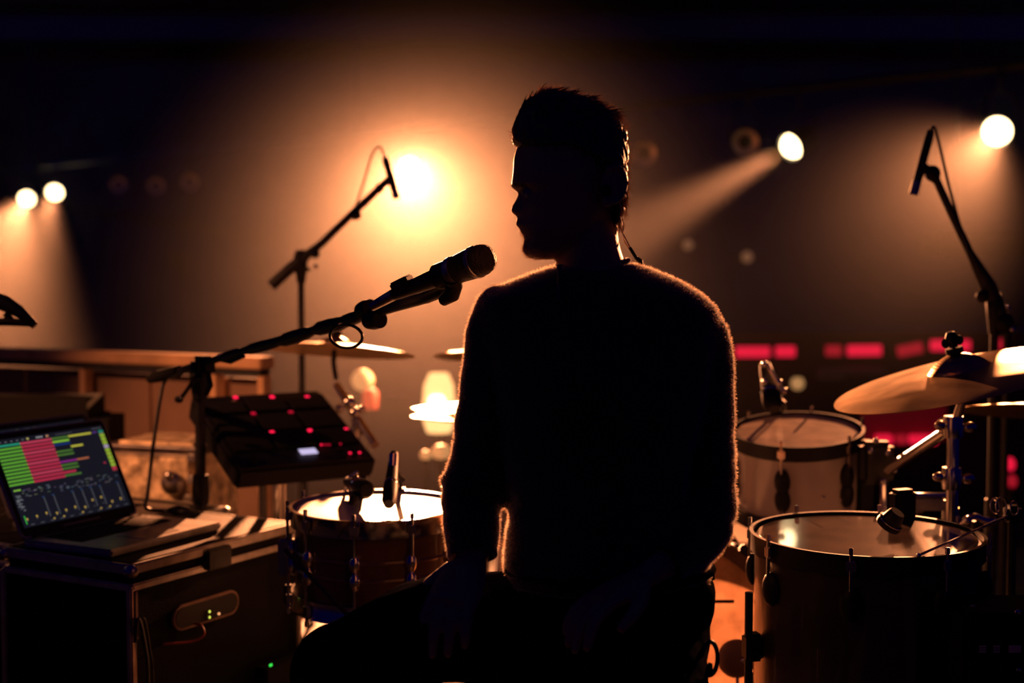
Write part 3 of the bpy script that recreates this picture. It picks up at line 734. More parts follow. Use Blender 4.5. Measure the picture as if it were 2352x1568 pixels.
clip_mic('snare_microphone', 'silvery clip-on microphone pointing down at the snare head', Py(905, 1042, 2.985), Pz(893, 1158, 0.668), 0.0125, 'black',
         [P(905, 1085, 2.97), P(925, 1100, 3.02), rimb + V((0.03, 0.0, 0.02)), rimb + V((0.035, 0.004, -0.02))])
MB_ = MB().tube([P(903, 1042, 2.955), P(901, 1078, 2.945)], 0.0085, 12)
tag(MB_.build('microphone_capsule_clip', M['chrome']), 'bright chrome clip on the microphone over the snare head', 'microphone clip')
clip_mic('snare_microphone', 'black clip-on microphone clamped to the rear rim of the snare drum', Py(800, 1106, 3.04), Pz(842, 1126, 0.690), 0.016, 'black',
         [P(818, 1125, 3.02), P(815, 1105, 3.06), rimb + V((-0.045, -0.008, 0.03)), rimb + V((-0.05, -0.008, -0.02))])
hd = thing('mic_clamp', 'black drum microphone clamp with a drooping tail over the snare head', 'microphone clip', P(812, 1160, 2.98))
MB().box(P(818, 1128, 2.99), (0.030, 0.03, 0.05), bevel=0.007).build('jaw', M['black'], hd)
MB().tube([P(816, 1128, 2.98), Pz(812, 1148, 0.676), Pz(806, 1160, 0.666)], [0.011, 0.009, 0.007], 10).build('tail', M['black'], hd)
for (px, py) in ((812, 1092), (818, 1086), (822, 1100), (805, 1096)):
    MB().ball(P(px, py, 3.03), 0.0055).build('screw', M['chrome'], hd)
MB().tube([P(816, 1095, 3.03), P(818, 1125, 2.995)], 0.006, 8).build('post', M['blackmetal'], hd)
# tom clip mic
trim = tc_ + Rt @ V((-0.03, TR + 0.012, 0.0))
clip_mic('tom_microphone', 'black clip-on microphone standing over the far rim of the rack tom', P(1757, 838, 3.52), P(1778, 940, 3.44), 0.020, 'black',
         [P(1770, 900, 3.48), P(1800, 925, 3.52), trim + V((0.01, 0, 0.02)), trim + V((0.012, 0.004, -0.02))], [P(1757, 838, 3.52), P(1765, 832, 3.54), P(1785, 862, 3.54), P(1800, 905, 3.56), P(1806, 960, 3.6)])
hd = thing('mic_clamp', 'chrome buckle clip around the rack tom microphone', 'microphone clip', P(1780, 925, 3.5))
MB().tube([P(1762, 836, 3.47), P(1778, 868, 3.46), P(1796, 900, 3.46)], 0.006, 8).build('arm', M['chrome'], hd)
for (px, py) in ((1756, 836), (1757, 876), (1768, 896), (1790, 878), (1801, 897)):
    MB().ball(P(px, py, 3.46), 0.0085).build('screw', M['chrome'], hd)
# floor tom mic
fm = clip_mic('tom_microphone', 'black clip-on microphone lying low over the floor tom head', Pz(2062, 1176, 0.705), Pz(2036, 1210, 0.676), 0.019, 'black')
hd = thing('mic_clamp', 'black sprung clamp of the floor tom microphone on the rear rim', 'microphone clip', Pz(2075, 1186, fz + 0.01))
q = Pz(2072, 1187, fz)
MB().box(q + V((0, 0.0, 0.02)), (0.05, 0.035, 0.07), rotz(0.4), bevel=0.008).build('jaw', M['black'], hd)
MB().tube([q + V((0, 0, 0.04)), P(2060, 1195, 2.88), P(2048, 1215, 2.82)], 0.010, 10).build('arm', M['black'], hd)
MB().tube([P(1940, 1243, 2.66), P(1995, 1248, 2.66), P(2080, 1250, 2.66)], 0.0035, 8).build('spring_rod', M['chrome'], hd)
MB().tube([P(2060, 1215, 2.76), P(2095, 1238, 2.72)], 0.006, 8).build('lever', M['steel'], hd)
for (px, py) in ((2080, 1246), (2008, 1250), (1945, 1243)):
    MB().ball(P(px, py, 2.655), 0.005).build('screw', M['chrome'], hd)

# singing microphone on boom
bs = thing('boom_stand', 'black boom microphone stand reaching from behind the laptop to the man', 'microphone stand', V((P(460, 1000, 3.40).x, P(460, 1000, 3.40).y, 0)))
pole_x, pole_y = bs.location.x, bs.location.y
zt = Py(460, 860, pole_y).z
MB().tube([V((pole_x, pole_y, 0.02)), V((pole_x, pole_y, 0.62))], 0.0155, 14).build('lower_pole', M['blackmetal'], bs)
MB().tube([V((pole_x, pole_y, 0.60)), V((pole_x, pole_y, zt))], 0.0125, 14).build('upper_pole', M['blackmetal'], bs)
MB().lathe([(0, -0.03), (0.019, -0.03), (0.021, 0.0), (0.019, 0.04), (0, 0.04)], V((pole_x, pole_y, 0.60)), seg=18).build('height_clutch', M['black'], bs)
MB().lathe([(0, -0.05), (0.017, -0.05), (0.021, -0.02), (0.024, 0.015), (0.018, 0.035), (0, 0.035)], V((pole_x, pole_y, zt - 0.01)), seg=18).build('swivel', M['black'], bs)
tripod(bs, V((pole_x, pole_y, 0)), 0.034, 0.22, 0.007, a0=0.55, m=M['blackmetal'])
def bd(px):    # distance along lens axis of the boom at pixel column px (straight in space)
    k0, k1 = 1 / 3.46, 1 / 2.44
    return 1 / (k0 + (k1 - k0) * (px - 345) / (1040 - 345))
def BM(px, py, off=0.0): return P(px, py, bd(px) + off)
MB().tube([BM(345, 870), BM(365, 864), BM(412, 851)], [0.011, 0.0145, 0.013], 14).build('counterweight_grip', M['rubber'], bs)
MB().tube([BM(405, 853), BM(480, 830), BM(620, 787), BM(700, 764), BM(830, 726), BM(930, 693), BM(1010, 672)], 0.0085, 12).build('boom_arm', M['blackmetal'], bs)
MB().tube([BM(880, 712), BM(985, 683)], 0.0095, 12).build('boom_sleeve', M['blackmetal'], bs)
MB().box(BM(466, 842), (0.05, 0.05, 0.05), rotz(0.9), bevel=0.012).build('boom_clutch', M['black'], bs)
kn = MB().tube([BM(448, 868), BM(430, 895), BM(416, 914)], [0.006, 0.005, 0.006], 8)
kn.ball(BM(411, 917), (0.011, 0.009, 0.009)).build('clutch_lever', M['black'], bs)
MB().ball(BM(415, 913, -0.012), 0.0035).build('lever_screw', M['chrome'], bs)
MB().ball(BM(503, 818, -0.012), 0.0045).build('boom_bolt', M['chrome'], bs)
MB().tube([BM(478, 855), BM(484, 885), BM(474, 905)], 0.006, 8).build('lever_loop', M['black'], bs)
# thick cable tape lumps along the boom
for (x0, y0, x1, y1, r) in ((560, 806, 650, 782, 0.0125), (640, 785, 720, 760, 0.0145), (720, 758, 800, 738, 0.015), (780, 742, 838, 722, 0.013), (510, 822, 560, 806, 0.012)):
    a, b = BM(x0, y0), BM(x1, y1); m1 = a.lerp(b, 0.5)
    MB().tube([a, a.lerp(b, 0.2), m1, a.lerp(b, 0.8), b], [r * 0.55, r * 0.95, r, r * 0.9, r * 0.55], 12).build('cable_wrap', M['cable'], bs)
MB().tube([BM(500, 826), BM(530, 832), BM(560, 818)], 0.004, 8).build('cable_slack', M['cable'], bs)
# clip collar (two round discs of the clamp)
MB().lathe([(0, -0.016), (0.018, -0.016), (0.020, 0.0), (0.018, 0.016), (0, 0.016)], BM(842, 712), frame_from(BM(870, 702) - BM(815, 722)), 20).build('upper_collar', M['black'], bs)
MB().lathe([(0, -0.020), (0.016, -0.020), (0.018, 0.0), (0.016, 0.020), (0, 0.020)], BM(860, 735), frame_from(BM(890, 733) - BM(830, 738)), 20).build('lower_collar', M['black'], bs)
MB().lathe([(0.0, -0.03), (0.0115, -0.03), (0.0115, 0.03), (0, 0.03)], BM(1000, 674), frame_from(BM(1030, 662) - BM(975, 684)), 16).build('arm_end', M['black'], bs)
clipc = [P(1018, 690, 2.44), P(1038, 676, 2.42), P(1046, 655, 2.41), P(1040, 640, 2.40)]
MB().tube(clipc, [0.010, 0.014, 0.013, 0.016], 12).build('clip_stem', M['black'], bs)
ma, mb = P(905, 676, 2.50), P(1128, 588, 2.35)
Rm = frame_from(mb - ma); Lm = (mb - ma).length
q = ma.lerp(mb, 0.60)
MB().lathe([(0.0195, -0.03), (0.0225, -0.03), (0.0225, 0.03), (0.0195, 0.03)], q, Rm, 24, closed=True).build('mic_clip', M['black'], bs)
mic = thing('vocal_microphone', 'black vocal microphone with a round mesh head near the face of the man', 'microphone', ma)
s_ = Lm / 0.20
MB().lathe([(0, 0), (0.0105, 0), (0.0115, 0.01), (0.0135, 0.05), (0.0175, 0.12), (0.0195, 0.138), (0.0195, 0.142), (0, 0.142)], ma, Rm, 28).build('body', M['blackmetal'], mic)
MB().lathe([(0.020, 0.138), (0.0245, 0.143), (0.0255, 0.152), (0.0245, 0.156), (0.020, 0.156)], ma, Rm, 28, closed=True).build('collar_ring', M['steel'], mic)
gl = mat('mesh_grille', (0.03, 0.03, 0.03), 0.45, 0.6, bump=1.0, bump_scale=420)
g0 = Lm
MB().lathe([(0, 0.150), (0.0235, 0.152), (0.0262, g0 - 0.048), (0.0268, g0 - 0.034), (0.0262, g0 - 0.020), (0.0225, g0 - 0.008), (0.015, g0 - 0.001), (0, g0 + 0.002)], ma, Rm, 32).build('grille', gl, mic)
MB().lathe([(0.0262, g0 - 0.040), (0.0278, g0 - 0.038), (0.0278, g0 - 0.032), (0.0262, g0 - 0.030)], ma, Rm, 32, closed=True).build('grille_band', M['steel'], mic)
# block strapped to the mic tail, tail connector
MB().box(P(926, 655, 2.475), (0.036, 0.03, 0.026), roty(math.radians(-26)) @ rotz(-0.4), bevel=0.003).build('switch_block', M['black'], mic)
MB().tube([P(948, 640, 2.46), P(950, 655, 2.46)], 0.004, 8).build('switch_stud', M['chrome'], mic)
MB().tube([ma, P(880, 690, 2.51), P(855, 704, 2.53)], [0.0105, 0.0095, 0.008], 14).build('cable_plug', M['steel'], mic)
# cable from the mic: ring loop under the boom and drop to the laptop case
ring = arc3(P(795, 772, 2.60), 0.030, 0, 2 * PI, frame_from(V((0.25, 1, 0.1)), V((1, 0, 0))) @ Matrix.Diagonal((1.05, 0.72, 1)), 28)[:-1]
tag(MB().tube(ring, 0.0028, 8, closed=True).build('cable_ring', M['cable']), 'thin round ring of cable hanging under the boom arm', 'cable')
cdrop = bez([BM(470, 838, -0.015), BM(400, 862, -0.012), BM(378, 876), P(368, 915, 3.38), P(355, 1000, 3.36), P(345, 1080, 3.34), P(338, 1140, 3.30), P(334, 1164, 3.27), Pz(356, 1172, 0.572), Pz(388, 1172, 0.572)], 8)
tag(MB().tube(cdrop, 0.0048, 8).build('microphone_cable', M['cable']), 'black microphone cable dropping from the boom to the laptop case', 'cable')

# overhead mic stands: pencil mics
def overhead(label, mlabel, clabel, pole_px, pole_py, d, boom, m_top, m_bot, cable, grip_r=0.014, r=0.007, knob=None, thick=None, spread=0.33):
    t = thing('overhead_stand', label, 'microphone stand', V((P(pole_px, pole_py, d).x, P(pole_px, pole_py, d).y, 0)))
    x, y = t.location.x, t.location.y; z = P(pole_px, pole_py, d).z
    MB().tube([V((x, y, 0.1)), V((x, y, z * 0.55))], 0.014, 12).build('lower_pole', M['blackmetal'], t)
    MB().tube([V((x, y, z * 0.5)), V((x, y, z))], 0.010, 12).build('upper_pole', M['blackmetal'], t)
    MB().lathe([(0, -0.05), (0.013, -0.05), (0.018, -0.01), (0.022, 0.03), (0.014, 0.05), (0, 0.05)], V((x, y, z)), seg=16).build('swivel', M['black'], t)
    pts = [P(px, py, dd) for px, py, dd in boom]
    MB().tube(pts, [thick or grip_r] + [thick or grip_r] + [r] * (len(pts) - 2), 12).build('boom_arm', M['blackmetal'], t)
    if knob:
        for (px, py, dd, rr, mm) in knob: MB().ball(P(px, py, dd), (rr, rr * 0.8, rr)).build('knob', M[mm], t)
    tripod(t, V((x, y, 0)), 0.2, spread, 0.009, a0=-0.5, m=M['blackmetal'])
    a, b = P(*m_top), P(*m_bot); d_ = b - a; L = d_.length; R = frame_from(d_)
    mc = thing('pencil_microphone', mlabel, 'microphone', a)
    MB().lathe([(0, 0), (0.009, 0), (0.0108, L * 0.12), (0.0108, L * 0.80), (0, L * 0.80)], a, R, 16).build('body', M['blackmetal'], mc)
    MB().lathe([(0, L * 0.80), (0.0112, L * 0.80), (0.0112, L), (0, L)], a, R, 16).build('capsule', M['steel'], mc)
    e = pts[-1]; cpt = a.lerp(b, 0.55)
    MB().tube([e, e.lerp(cpt, 0.6), cpt], [0.012, 0.014, 0.012], 10).build('mic_clip', M['black'], t)
    cb_ = MB().tube(bez([P(*c) for c in cable], 8), 0.0036, 8).build('microphone_cable', M['cable'])
    tag(cb_, clabel, 'cable')
overhead('black overhead stand with an upward slanting boom beside the blazing lamp', 'slim overhead microphone tilted beside the blazing lamp', 'thin cable looping over the overhead microphone by the blazing lamp',
         691, 612, 4.27, [(623, 656, 4.27), (672, 612, 4.27), (735, 562, 4.25), (815, 485, 4.23), (872, 432, 4.21), (888, 416, 4.21)],
         (884, 362, 4.20), (911, 456, 4.20), [(884, 362, 4.20), (873, 338, 4.21), (856, 352, 4.23), (838, 410, 4.24), (818, 474, 4.24)],
         knob=[(706, 618, 4.23, 0.008, 'blackmetal'), (725, 612, 4.21, 0.0075, 'chrome'), (818, 494, 4.22, 0.016, 'black'), (724, 583, 4.23, 0.014, 'black'), (872, 432, 4.20, 0.014, 'black')], grip_r=0.0175, r=0.0115, spread=0.2)
overhead('black overhead stand with a steep boom beside the lamp at the bar end', 'slim overhead microphone hanging steeply by the lamp at the bar end', 'thin cable dropping along the steep boom from its microphone',
         2284, 720, 3.5, [(2296, 722, 3.5), (2268, 655, 3.5), (2228, 580, 3.48), (2190, 500, 3.46), (2150, 412, 3.44)],
         (2138, 300, 3.42), (2098, 446, 3.42), [(2138, 300, 3.42), (2146, 292, 3.42), (2156, 325, 3.43), (2178, 420, 3.45), (2202, 508, 3.46), (2225, 580, 3.465)],
         knob=[(2142, 398, 3.42, 0.020, 'black'), (2256, 680, 3.48, 0.016, 'black'), (2314, 706, 3.49, 0.007, 'chrome'), (2326, 756, 3.49, 0.007, 'chrome'), (2302, 740, 3.5, 0.028, 'black')], grip_r=0.021, r=0.010, spread=0.18)
ss = V((P(2314, 740, 3.68).x, 3.68, 0))
t = thing('straight_stand', 'thin straight stand close behind the steep overhead stand', 'microphone stand', ss)
MB().tube([ss + V((0, 0, 0.02)), Py(2314, 730, 3.68)], 0.009, 10).build('pole', M['blackmetal'], t)
MB().tube([Py(2314, 760, 3.68), Py(2335, 745, 3.68)], 0.008, 8).build('arm', M['blackmetal'], t)
MB().lathe([(0, 0.008), (0.10, 0.008), (0.10, 0.02), (0.02, 0.03), (0, 0.03)], ss, seg=24).build('base', M['blackmetal'], t)
# stand end poking in at the left border
lp = P(-40, 700, 3.1)
ls = thing('boom_stand', 'dark boom stand whose clip end pokes in over the railing', 'microphone stand', V((lp.x - 0.25, lp.y, 0)))
MB().tube([P(-260, 640, 3.1), P(-60, 668, 3.1), P(10, 696, 3.1), P(45, 716, 3.1), P(80, 748, 3.1)], [0.010, 0.012, 0.018, 0.014, 0.009], 12).build('boom_arm', M['blackmetal'], ls)
MB().tube([P(-30, 742, 3.1), P(20, 738, 3.1), P(68, 744, 3.1)], [0.006, 0.010, 0.006], 10).build('mic_clip', M['black'], ls)
MB().tube([P(12, 720, 3.1), P(30, 738, 3.1)], 0.007, 8).build('clip_stem', M['black'], ls)
MB().tube([V((lp.x - 0.25, lp.y, 0.05)), P(-260, 640, 3.1)], 0.011, 12).build('pole', M['blackmetal'], ls)
tripod(ls, V((lp.x - 0.25, lp.y, 0)), 0.03, 0.25, 0.007, m=M['blackmetal'])

# thin rod on a low stand at the right
ra_, rb2 = Pz(2110, 1275, fz + 0.008), Pz(2325, 1180, fz + 0.008)
ro = thing('low_stand', 'low black stand with a thin bright rod reaching across the floor tom rim', 'stand', V((rb2.x + 0.02, rb2.y, 0)))
MB().tube([ra_, ra_.lerp(rb2, 0.64)], 0.0022, 8).build('thin_rod', M['steel'], ro)
MB().tube([ra_.lerp(rb2, 0.63), rb2], 0.0028, 8).build('rod_sleeve', M['steel'], ro)
MB().ball(ra_, 0.004).build('rod_tip', M['chrome'], ro)
MB().tube([V((rb2.x, rb2.y, 0.08)), rb2 + V((0, 0, 0.01))], 0.009, 10).build('pole', M['blackmetal'], ro)
MB().box(rb2, (0.03, 0.03, 0.035), bevel=0.006).build('clutch', M['black'], ro)
tripod(ro, V((rb2.x, rb2.y, 0)), 0.16, 0.2, 0.007, a0=0.1, m=M['blackmetal'])
# coil of springy cable above it
for k, (px, py, rr, lb) in enumerate(((2285, 1150, 0.014, 'outer'), (2300, 1152, 0.017, 'middle'), (2330, 1155, 0.013, 'inner'))):
    c = P(px, py + 12, 2.62)
    tag(MB().tube(arc3(c, rr, 0, 2 * PI, frame_from(V((0.8, -1, 0.2)), V((0, 0, 1))), 22)[:-1], 0.0016, 6, closed=True).build('cable_loop', M['steel']),
        {'outer': 'thin wire loop over the thin rod, the one toward the cymbal stand', 'middle': 'thin wire loop over the thin rod, the largest of three', 'inner': 'thin wire loop over the thin rod, the smallest of three'}[lb], 'wire', 'wire loops over the thin rod')
# small chrome clamps beyond the rod
ch = thing('leg_clamp', 'curved chrome clamp beside the floor tom rim beyond the thin rod', 'drum hardware', P(2240, 1190, 2.95))
MB().tube(bez([P(2205, 1215, 2.95), P(2212, 1200, 2.95), P(2235, 1186, 2.95), P(2262, 1194, 2.95), P(2285, 1196, 2.95)], 6), 0.0075, 10).build('hook', M['chrome'], ch)
MB().ball(P(2221, 1195, 2.93), 0.010).build('bolt', M['chrome'], ch)
MB().tube([P(2215, 1256, 2.8), P(2235, 1244, 2.8)], 0.006, 8).build('pin', M['chrome'], ch)
MB().tube(bez([P(2250, 1280, 2.8), P(2262, 1286, 2.8), P(2275, 1280, 2.8)], 5), 0.004, 8).build('wing', M['steel'], ch)
MB().tube([P(2240, 1196, 2.95), V((P(2240, 1196, 2.95).x, 3.0, 0.0))], 0.008, 8).build('support_tube', M['blackmetal'], ch)
# stage box bottom right
q = P(2300, 1490, 2.35)
sb = thing('stage_box', 'black stage box with three pale connector labels beside the floor tom', 'equipment box', V((q.x + 0.05, q.y + 0.07, 0)))
MB().box(V((q.x + 0.05, q.y + 0.07, q.z / 2 + 0.034)), (0.22, 0.14, q.z + 0.05), bevel=0.008).build('body', M['rubber'], sb)
MB().box(P(2331, 1490, 2.349) , (0.020, 0.003, 0.012), bevel=0.0008).build('label_plate', M['label'], sb)
for px in (2257, 2289):
    for dy in (-6, 0, 6): MB().box(P(px, 1490 + dy, 2.349), (0.011, 0.003, 0.0025)).build('label_line', M['label'], sb)
MB().ball(P(2338, 1405, 2.345), (0.006, 0.003, 0.004)).build('latch', M['chrome'], sb)
MB().ball(P(2340, 1538, 2.345), (0.005, 0.003, 0.003)).build('latch', M['chrome'], sb)
MB().ball(P(2235, 1391, 2.345), (0.004, 0.002, 0.0015)).build('latch', M['chrome'], sb)

# ------------------------------------------------------------------ sampling pad on stand
PC = V((-0.566, 3.507, 0.738)); PR = rotz(0.589) @ rotx(0.4456)
pad = thing('sampling_pad', 'black electronic drum pad with red lights and a small lit display', 'drum pad', PC - V((0, 0, 0.06)))
def PL(x, y, z=0.0): return PC + PR @ V((x, y, z))
MB().box(PL(0, 0, -0.03), (0.365, 0.331, 0.055), PR, bevel=0.008).build('body', M['black'], pad)
MB().box(PL(0.0, 0.17, -0.028), (0.35, 0.02, 0.045), PR, bevel=0.004).build('rear_connectors', M['blackmetal'], pad)
rubm = mat('pad_rubber', (0.012, 0.012, 0.013), 0.8, spec=0.12)
for j in range(3):
    for i in range(3):
        MB().box(PL((i - 1) * 0.113, 0.108 - j * 0.082, 0.001), (0.106, 0.075 if j else 0.055, 0.006), PR, bevel=0.003).build('strike_pad', rubm, pad)
def pix_on(px, py, R, c):
    # intersection of the pixel ray with the pad's top plane
    n = R.col[2]; r = FW + RT * ((px - 1176) / FPX) + UP * ((784 - py) / FPX)
    return CAM + r * ((c - CAM).dot(n) / r.dot(n))
pt = PL(0, 0, 0.004)
for (px, py, m, w) in ((541, 912, 'redled', 0.012), (625, 911, 'redled', 0.012), (706, 911, 'redled', 0.012), (582, 949, 'reddim', 0.012), (668, 946, 'reddim', 0.012),
                   (625, 992, 'redled', 0.012), (712, 988, 'redled', 0.012), (795, 985, 'redled', 0.012), (804, 1040, 'redled', 0.0065), (826, 1039, 'redled', 0.0065), (782, 1019, 'reddim', 0.005),
                   (738, 1021, 'redled', 0.0045), (745, 1021, 'reddim', 0.004), (751, 1021, 'reddim', 0.004), (757, 1021, 'reddim', 0.004)):
    MB().box(pix_on(px, py, PR, PL(0, 0, 0.003)), (w, 0.010 if w > 0.01 else 0.006, 0.003), PR, bevel=0.001).build('red_light', M[m], pad)
MB().box(pix_on(708, 1036, PR, PL(0, 0, 0.002)), (0.044, 0.022, 0.003), PR, bevel=0.0008).build('display', M['lcd'], pad)
for k in range(4): MB().box(PL(0.10 + (k % 2) * 0.03, -0.118 - (k // 2) * 0.024, 0.0), (0.018, 0.010, 0.005), PR, bevel=0.002).build('button', M['rubber'], pad)
MB().lathe([(0, 0), (0.010, 0), (0.009, 0.012), (0, 0.013)], PL(-0.13, -0.128, -0.002), PR, 18).build('volume_knob', M['rubber'], pad)
pb = Py(640, 1100, 3.52)
ps = thing('pad_stand', 'chrome posted stand under the electronic drum pad', 'stand', V((pb.x, pb.y, 0)))
ptop = PL(0, 0, -0.062)
MB().box(ptop, (0.17, 0.14, 0.010), PR, bevel=0.002).build('mount_plate', M['blackmetal'], ps)
MB().tube([V((pb.x, pb.y, 0.02)), V((pb.x, pb.y, 0.60)), V((pb.x + 0.012, pb.y, 0.655)), ptop], [0.013, 0.013, 0.012, 0.012], 14).build('post', M['chrome'], ps)
p2 = Py(652, 1100, 3.56)
MB().tube([V((p2.x, p2.y, 0.02)), V((p2.x, p2.y, 0.66))], 0.0085, 12).build('side_post', M['chrome'], ps)
p3 = Py(603, 1100, 3.60)
MB().tube([V((p3.x, p3.y, 0.02)), V((p3.x, p3.y, 0.665))], 0.010, 12).build('rear_post', M['blackmetal'], ps)
tripod(ps, V((pb.x, pb.y, 0)), 0.034, 0.2, 0.007, a0=1.4)

# ------------------------------------------------------------------ laptop cases and laptops
ZC = 0.560
cA = Pz(300, 1296, ZC); cB = Pz(681, 1199, ZC)
u = (cB - cA); u.z = 0; LU = u.length; u.normalize(); vv = V((-u.y, u.x, 0))
def rack_case(name, label, corner, lu, lv, ztop):
    R = Matrix.Identity(3); R.col[0] = u; R.col[1] = vv
    c = corner + u * (lu / 2) + vv * (lv / 2); c.z = 0
    t = thing(name, label, 'flight case', c)
    W = lambda a, b, z: V((corner.x, corner.y, 0)) + u * a + vv * b + V((0, 0, z))
    MB().box(c + V((0, 0, ztop / 2 + 0.02)), (lu - 0.01, lv - 0.01, ztop - 0.045), R, bevel=0.003).build('body', M['case'], t)
    MB().box(c + V((0, 0, ztop - 0.004)), (lu - 0.02, lv - 0.02, 0.008), R, bevel=0.002).build('lid', M['case'], t)
    for z, h in ((ztop - 0.010, 0.020), (ztop - 0.046, 0.014), (0.055, 0.022)):
        for a, b, sx, sy in ((lu / 2, 0, lu, 0.012), (lu / 2, lv, lu, 0.012), (0, lv / 2, 0.012, lv), (lu, lv / 2, 0.012, lv)):
            MB().box(W(a, b, z), (sx, sy, h), R, bevel=0.003).build('edge_rail', M['alu'], t)
    for a in (0, lu):
        for b in (0, lv):
            MB().box(W(a, b, ztop / 2), (0.016, 0.016, ztop - 0.09), R, bevel=0.003).build('corner_rail', M['alu'], t)
            for z in (ztop - 0.014, 0.05):
                MB().ball(W(a, b, z), (0.016, 0.016, 0.014), R, 12, 8).build('ball_corner', M['steel'], t)
    for a, b in ((0.06, 0.06), (lu - 0.06, 0.06), (0.06, lv - 0.06), (lu - 0.06, lv - 0.06)):
        MB().lathe([(0, -0.011), (0.020, -0.011), (0.022, 0), (0.020, 0.011), (0, 0.011)], W(a, b, 0.0225), R @ roty(PI / 2), 16).build('caster', M['rubber'], t)
    return t, W, R
cs1, W1, RC = rack_case('rack_case', 'black flight case with metal edges and an oval hand hole under the open laptop', cA, LU, 0.355, ZC)
# a latch on the edge rail
lt = MB().box(W1(LU * 0.47, -0.010, ZC - 0.030), (0.075, 0.012, 0.045), RC, bevel=0.004).build('latch', M['blackmetal'], cs1)
# corner tape, black plate for the dark of the hand hole, device panel on top
MB().box(W1(0.004, -0.005, ZC - 0.10), (0.012, 0.012, 0.10), RC, bevel=0.003).build('corner_tape', M['tape'], cs1)
def on_side(px, py, off=0.0):
    n = u.cross(V((0, 0, 1))); c = cA
    r = FW + RT * ((px - 1176) / FPX) + UP * ((784 - py) / FPX)
    return CAM + r * (((c + n * off - CAM).dot(n)) / r.dot(n))
h0, h1 = on_side(415, 1412), on_side(525, 1388)
Rs = Matrix.Identity(3); Rs.col[0] = u; Rs.col[1] = V((0, 0, 1)); Rs.col[2] = u.cross(V((0, 0, 1)))
hL = (h1 - h0).length / 2 + 0.0; hcen = (h0 + h1) / 2
def stadium(hl, r, n=10):
    pts = []
    for k in range(n + 1): a = -PI / 2 + PI * k / n; pts.append((hl + r * math.cos(a), r * math.sin(a)))
    for k in range(n + 1): a = PI / 2 + PI * k / n; pts.append((-hl + r * math.cos(a), r * math.sin(a)))
    return pts
for (d0, d1, rr, mm, nm) in ((0.0, 0.006, 0.026, 'tape', 'hand_hole_frame'), (0.004, 0.0075, 0.021, 'black', 'hole_plate')):
    MB().prism(stadium(hL, rr), d0, d1, Rs, hcen).build(nm, M[mm], cs1)
for (px, py, m) in ((481, 1404, 'yellowled'), (481, 1417, 'yellowled'), (503, 1409, 'orangeled')):
    MB().ball(on_side(px, py, 0.009), 0.0028).build('indicator_light', M[m], cs1)
MB().box(on_side(484, 1410, 0.008), (0.03, 0.02, 0.003), Rs).build('device_panel', M['black'], cs1)
rcab = bez([on_side(447, 1432, 0.010), on_side(462, 1436, 0.03), on_side(468, 1458, 0.04), on_side(440, 1473, 0.03), on_side(385, 1478, 0.012), on_side(376, 1480, 0.006)], 8)
tag(MB().tube(rcab, 0.0026, 8).build('patch_cable', M['redcable']), 'thin red patch cable hanging from the hand hole of the flight case', 'cable')
gl_ = on_side(622, 1527, 0.0)
lowr = thing('power_unit', 'low black power unit with one green light beside the flight case', 'equipment box', V((gl_.x + 0.02, gl_.y + 0.03, 0)))
MB().box(V((gl_.x, gl_.y, gl_.z / 2 + 0.014)) + Rs.col[2] * 0.036, (0.16, 0.036, gl_.z + 0.01), RC, bevel=0.004).build('body', M['case'], lowr)
gq = on_side(622, 1527, 0.0555)
MB().box(gq, (0.009, 0.0055, 0.003), Rs, bevel=0.001).build('green_light', M['green'], lowr)
# hanging cables at the case corner
for k, (xs, lb) in enumerate((((300, 318, 334, 340), 'thick black cable hanging down the corner of the flight case'), ((306, 330, 344, 352), 'thin black cable hanging beside the thick one at the flight case corner'))):
    pts = [W1(0.0, -0.012, ZC - 0.15) + V((0, -0.01, 0))] + [on_side(x, y, 0.02) for x, y in zip(xs[1:], (1420, 1490, 1570))]
    pts.append(V((pts[-1].x, pts[-1].y, 0.006)))
    tag(MB().tube(bez(pts, 8), 0.004 if k == 0 else 0.0025, 8).build('power_cable', M['cable']), lb, 'cable')
# stick-like rod between case and snare
sa, sb_ = P(655, 1262, 2.68), P(826, 1440, 2.62)
lws = thing('low_stand', 'dark low stand with a thin slanting arm between flight case and snare drum', 'stand', V((sb_.x, sb_.y, 0)))
MB().tube([sa, sa.lerp(sb_, 0.85), sb_], [0.004, 0.0045, 0.0045], 10).build('slanting_arm', M['blackmetal'], lws)
MB().tube([V((sb_.x, sb_.y, 0.02)), sb_], 0.008, 10).build('pole', M['blackmetal'], lws)
MB().lathe([(0, 0.0085), (0.08, 0.0085), (0.08, 0.02), (0.015, 0.03), (0, 0.03)], V((sb_.x, sb_.y, 0)), seg=24).build('base', M['blackmetal'], lws)

cs2, W2, _ = rack_case('rack_case', 'plain black flight case under the rear laptop', cA + vv * 0.385 + u * 0.12, LU + 0.08, 0.46, 0.533)

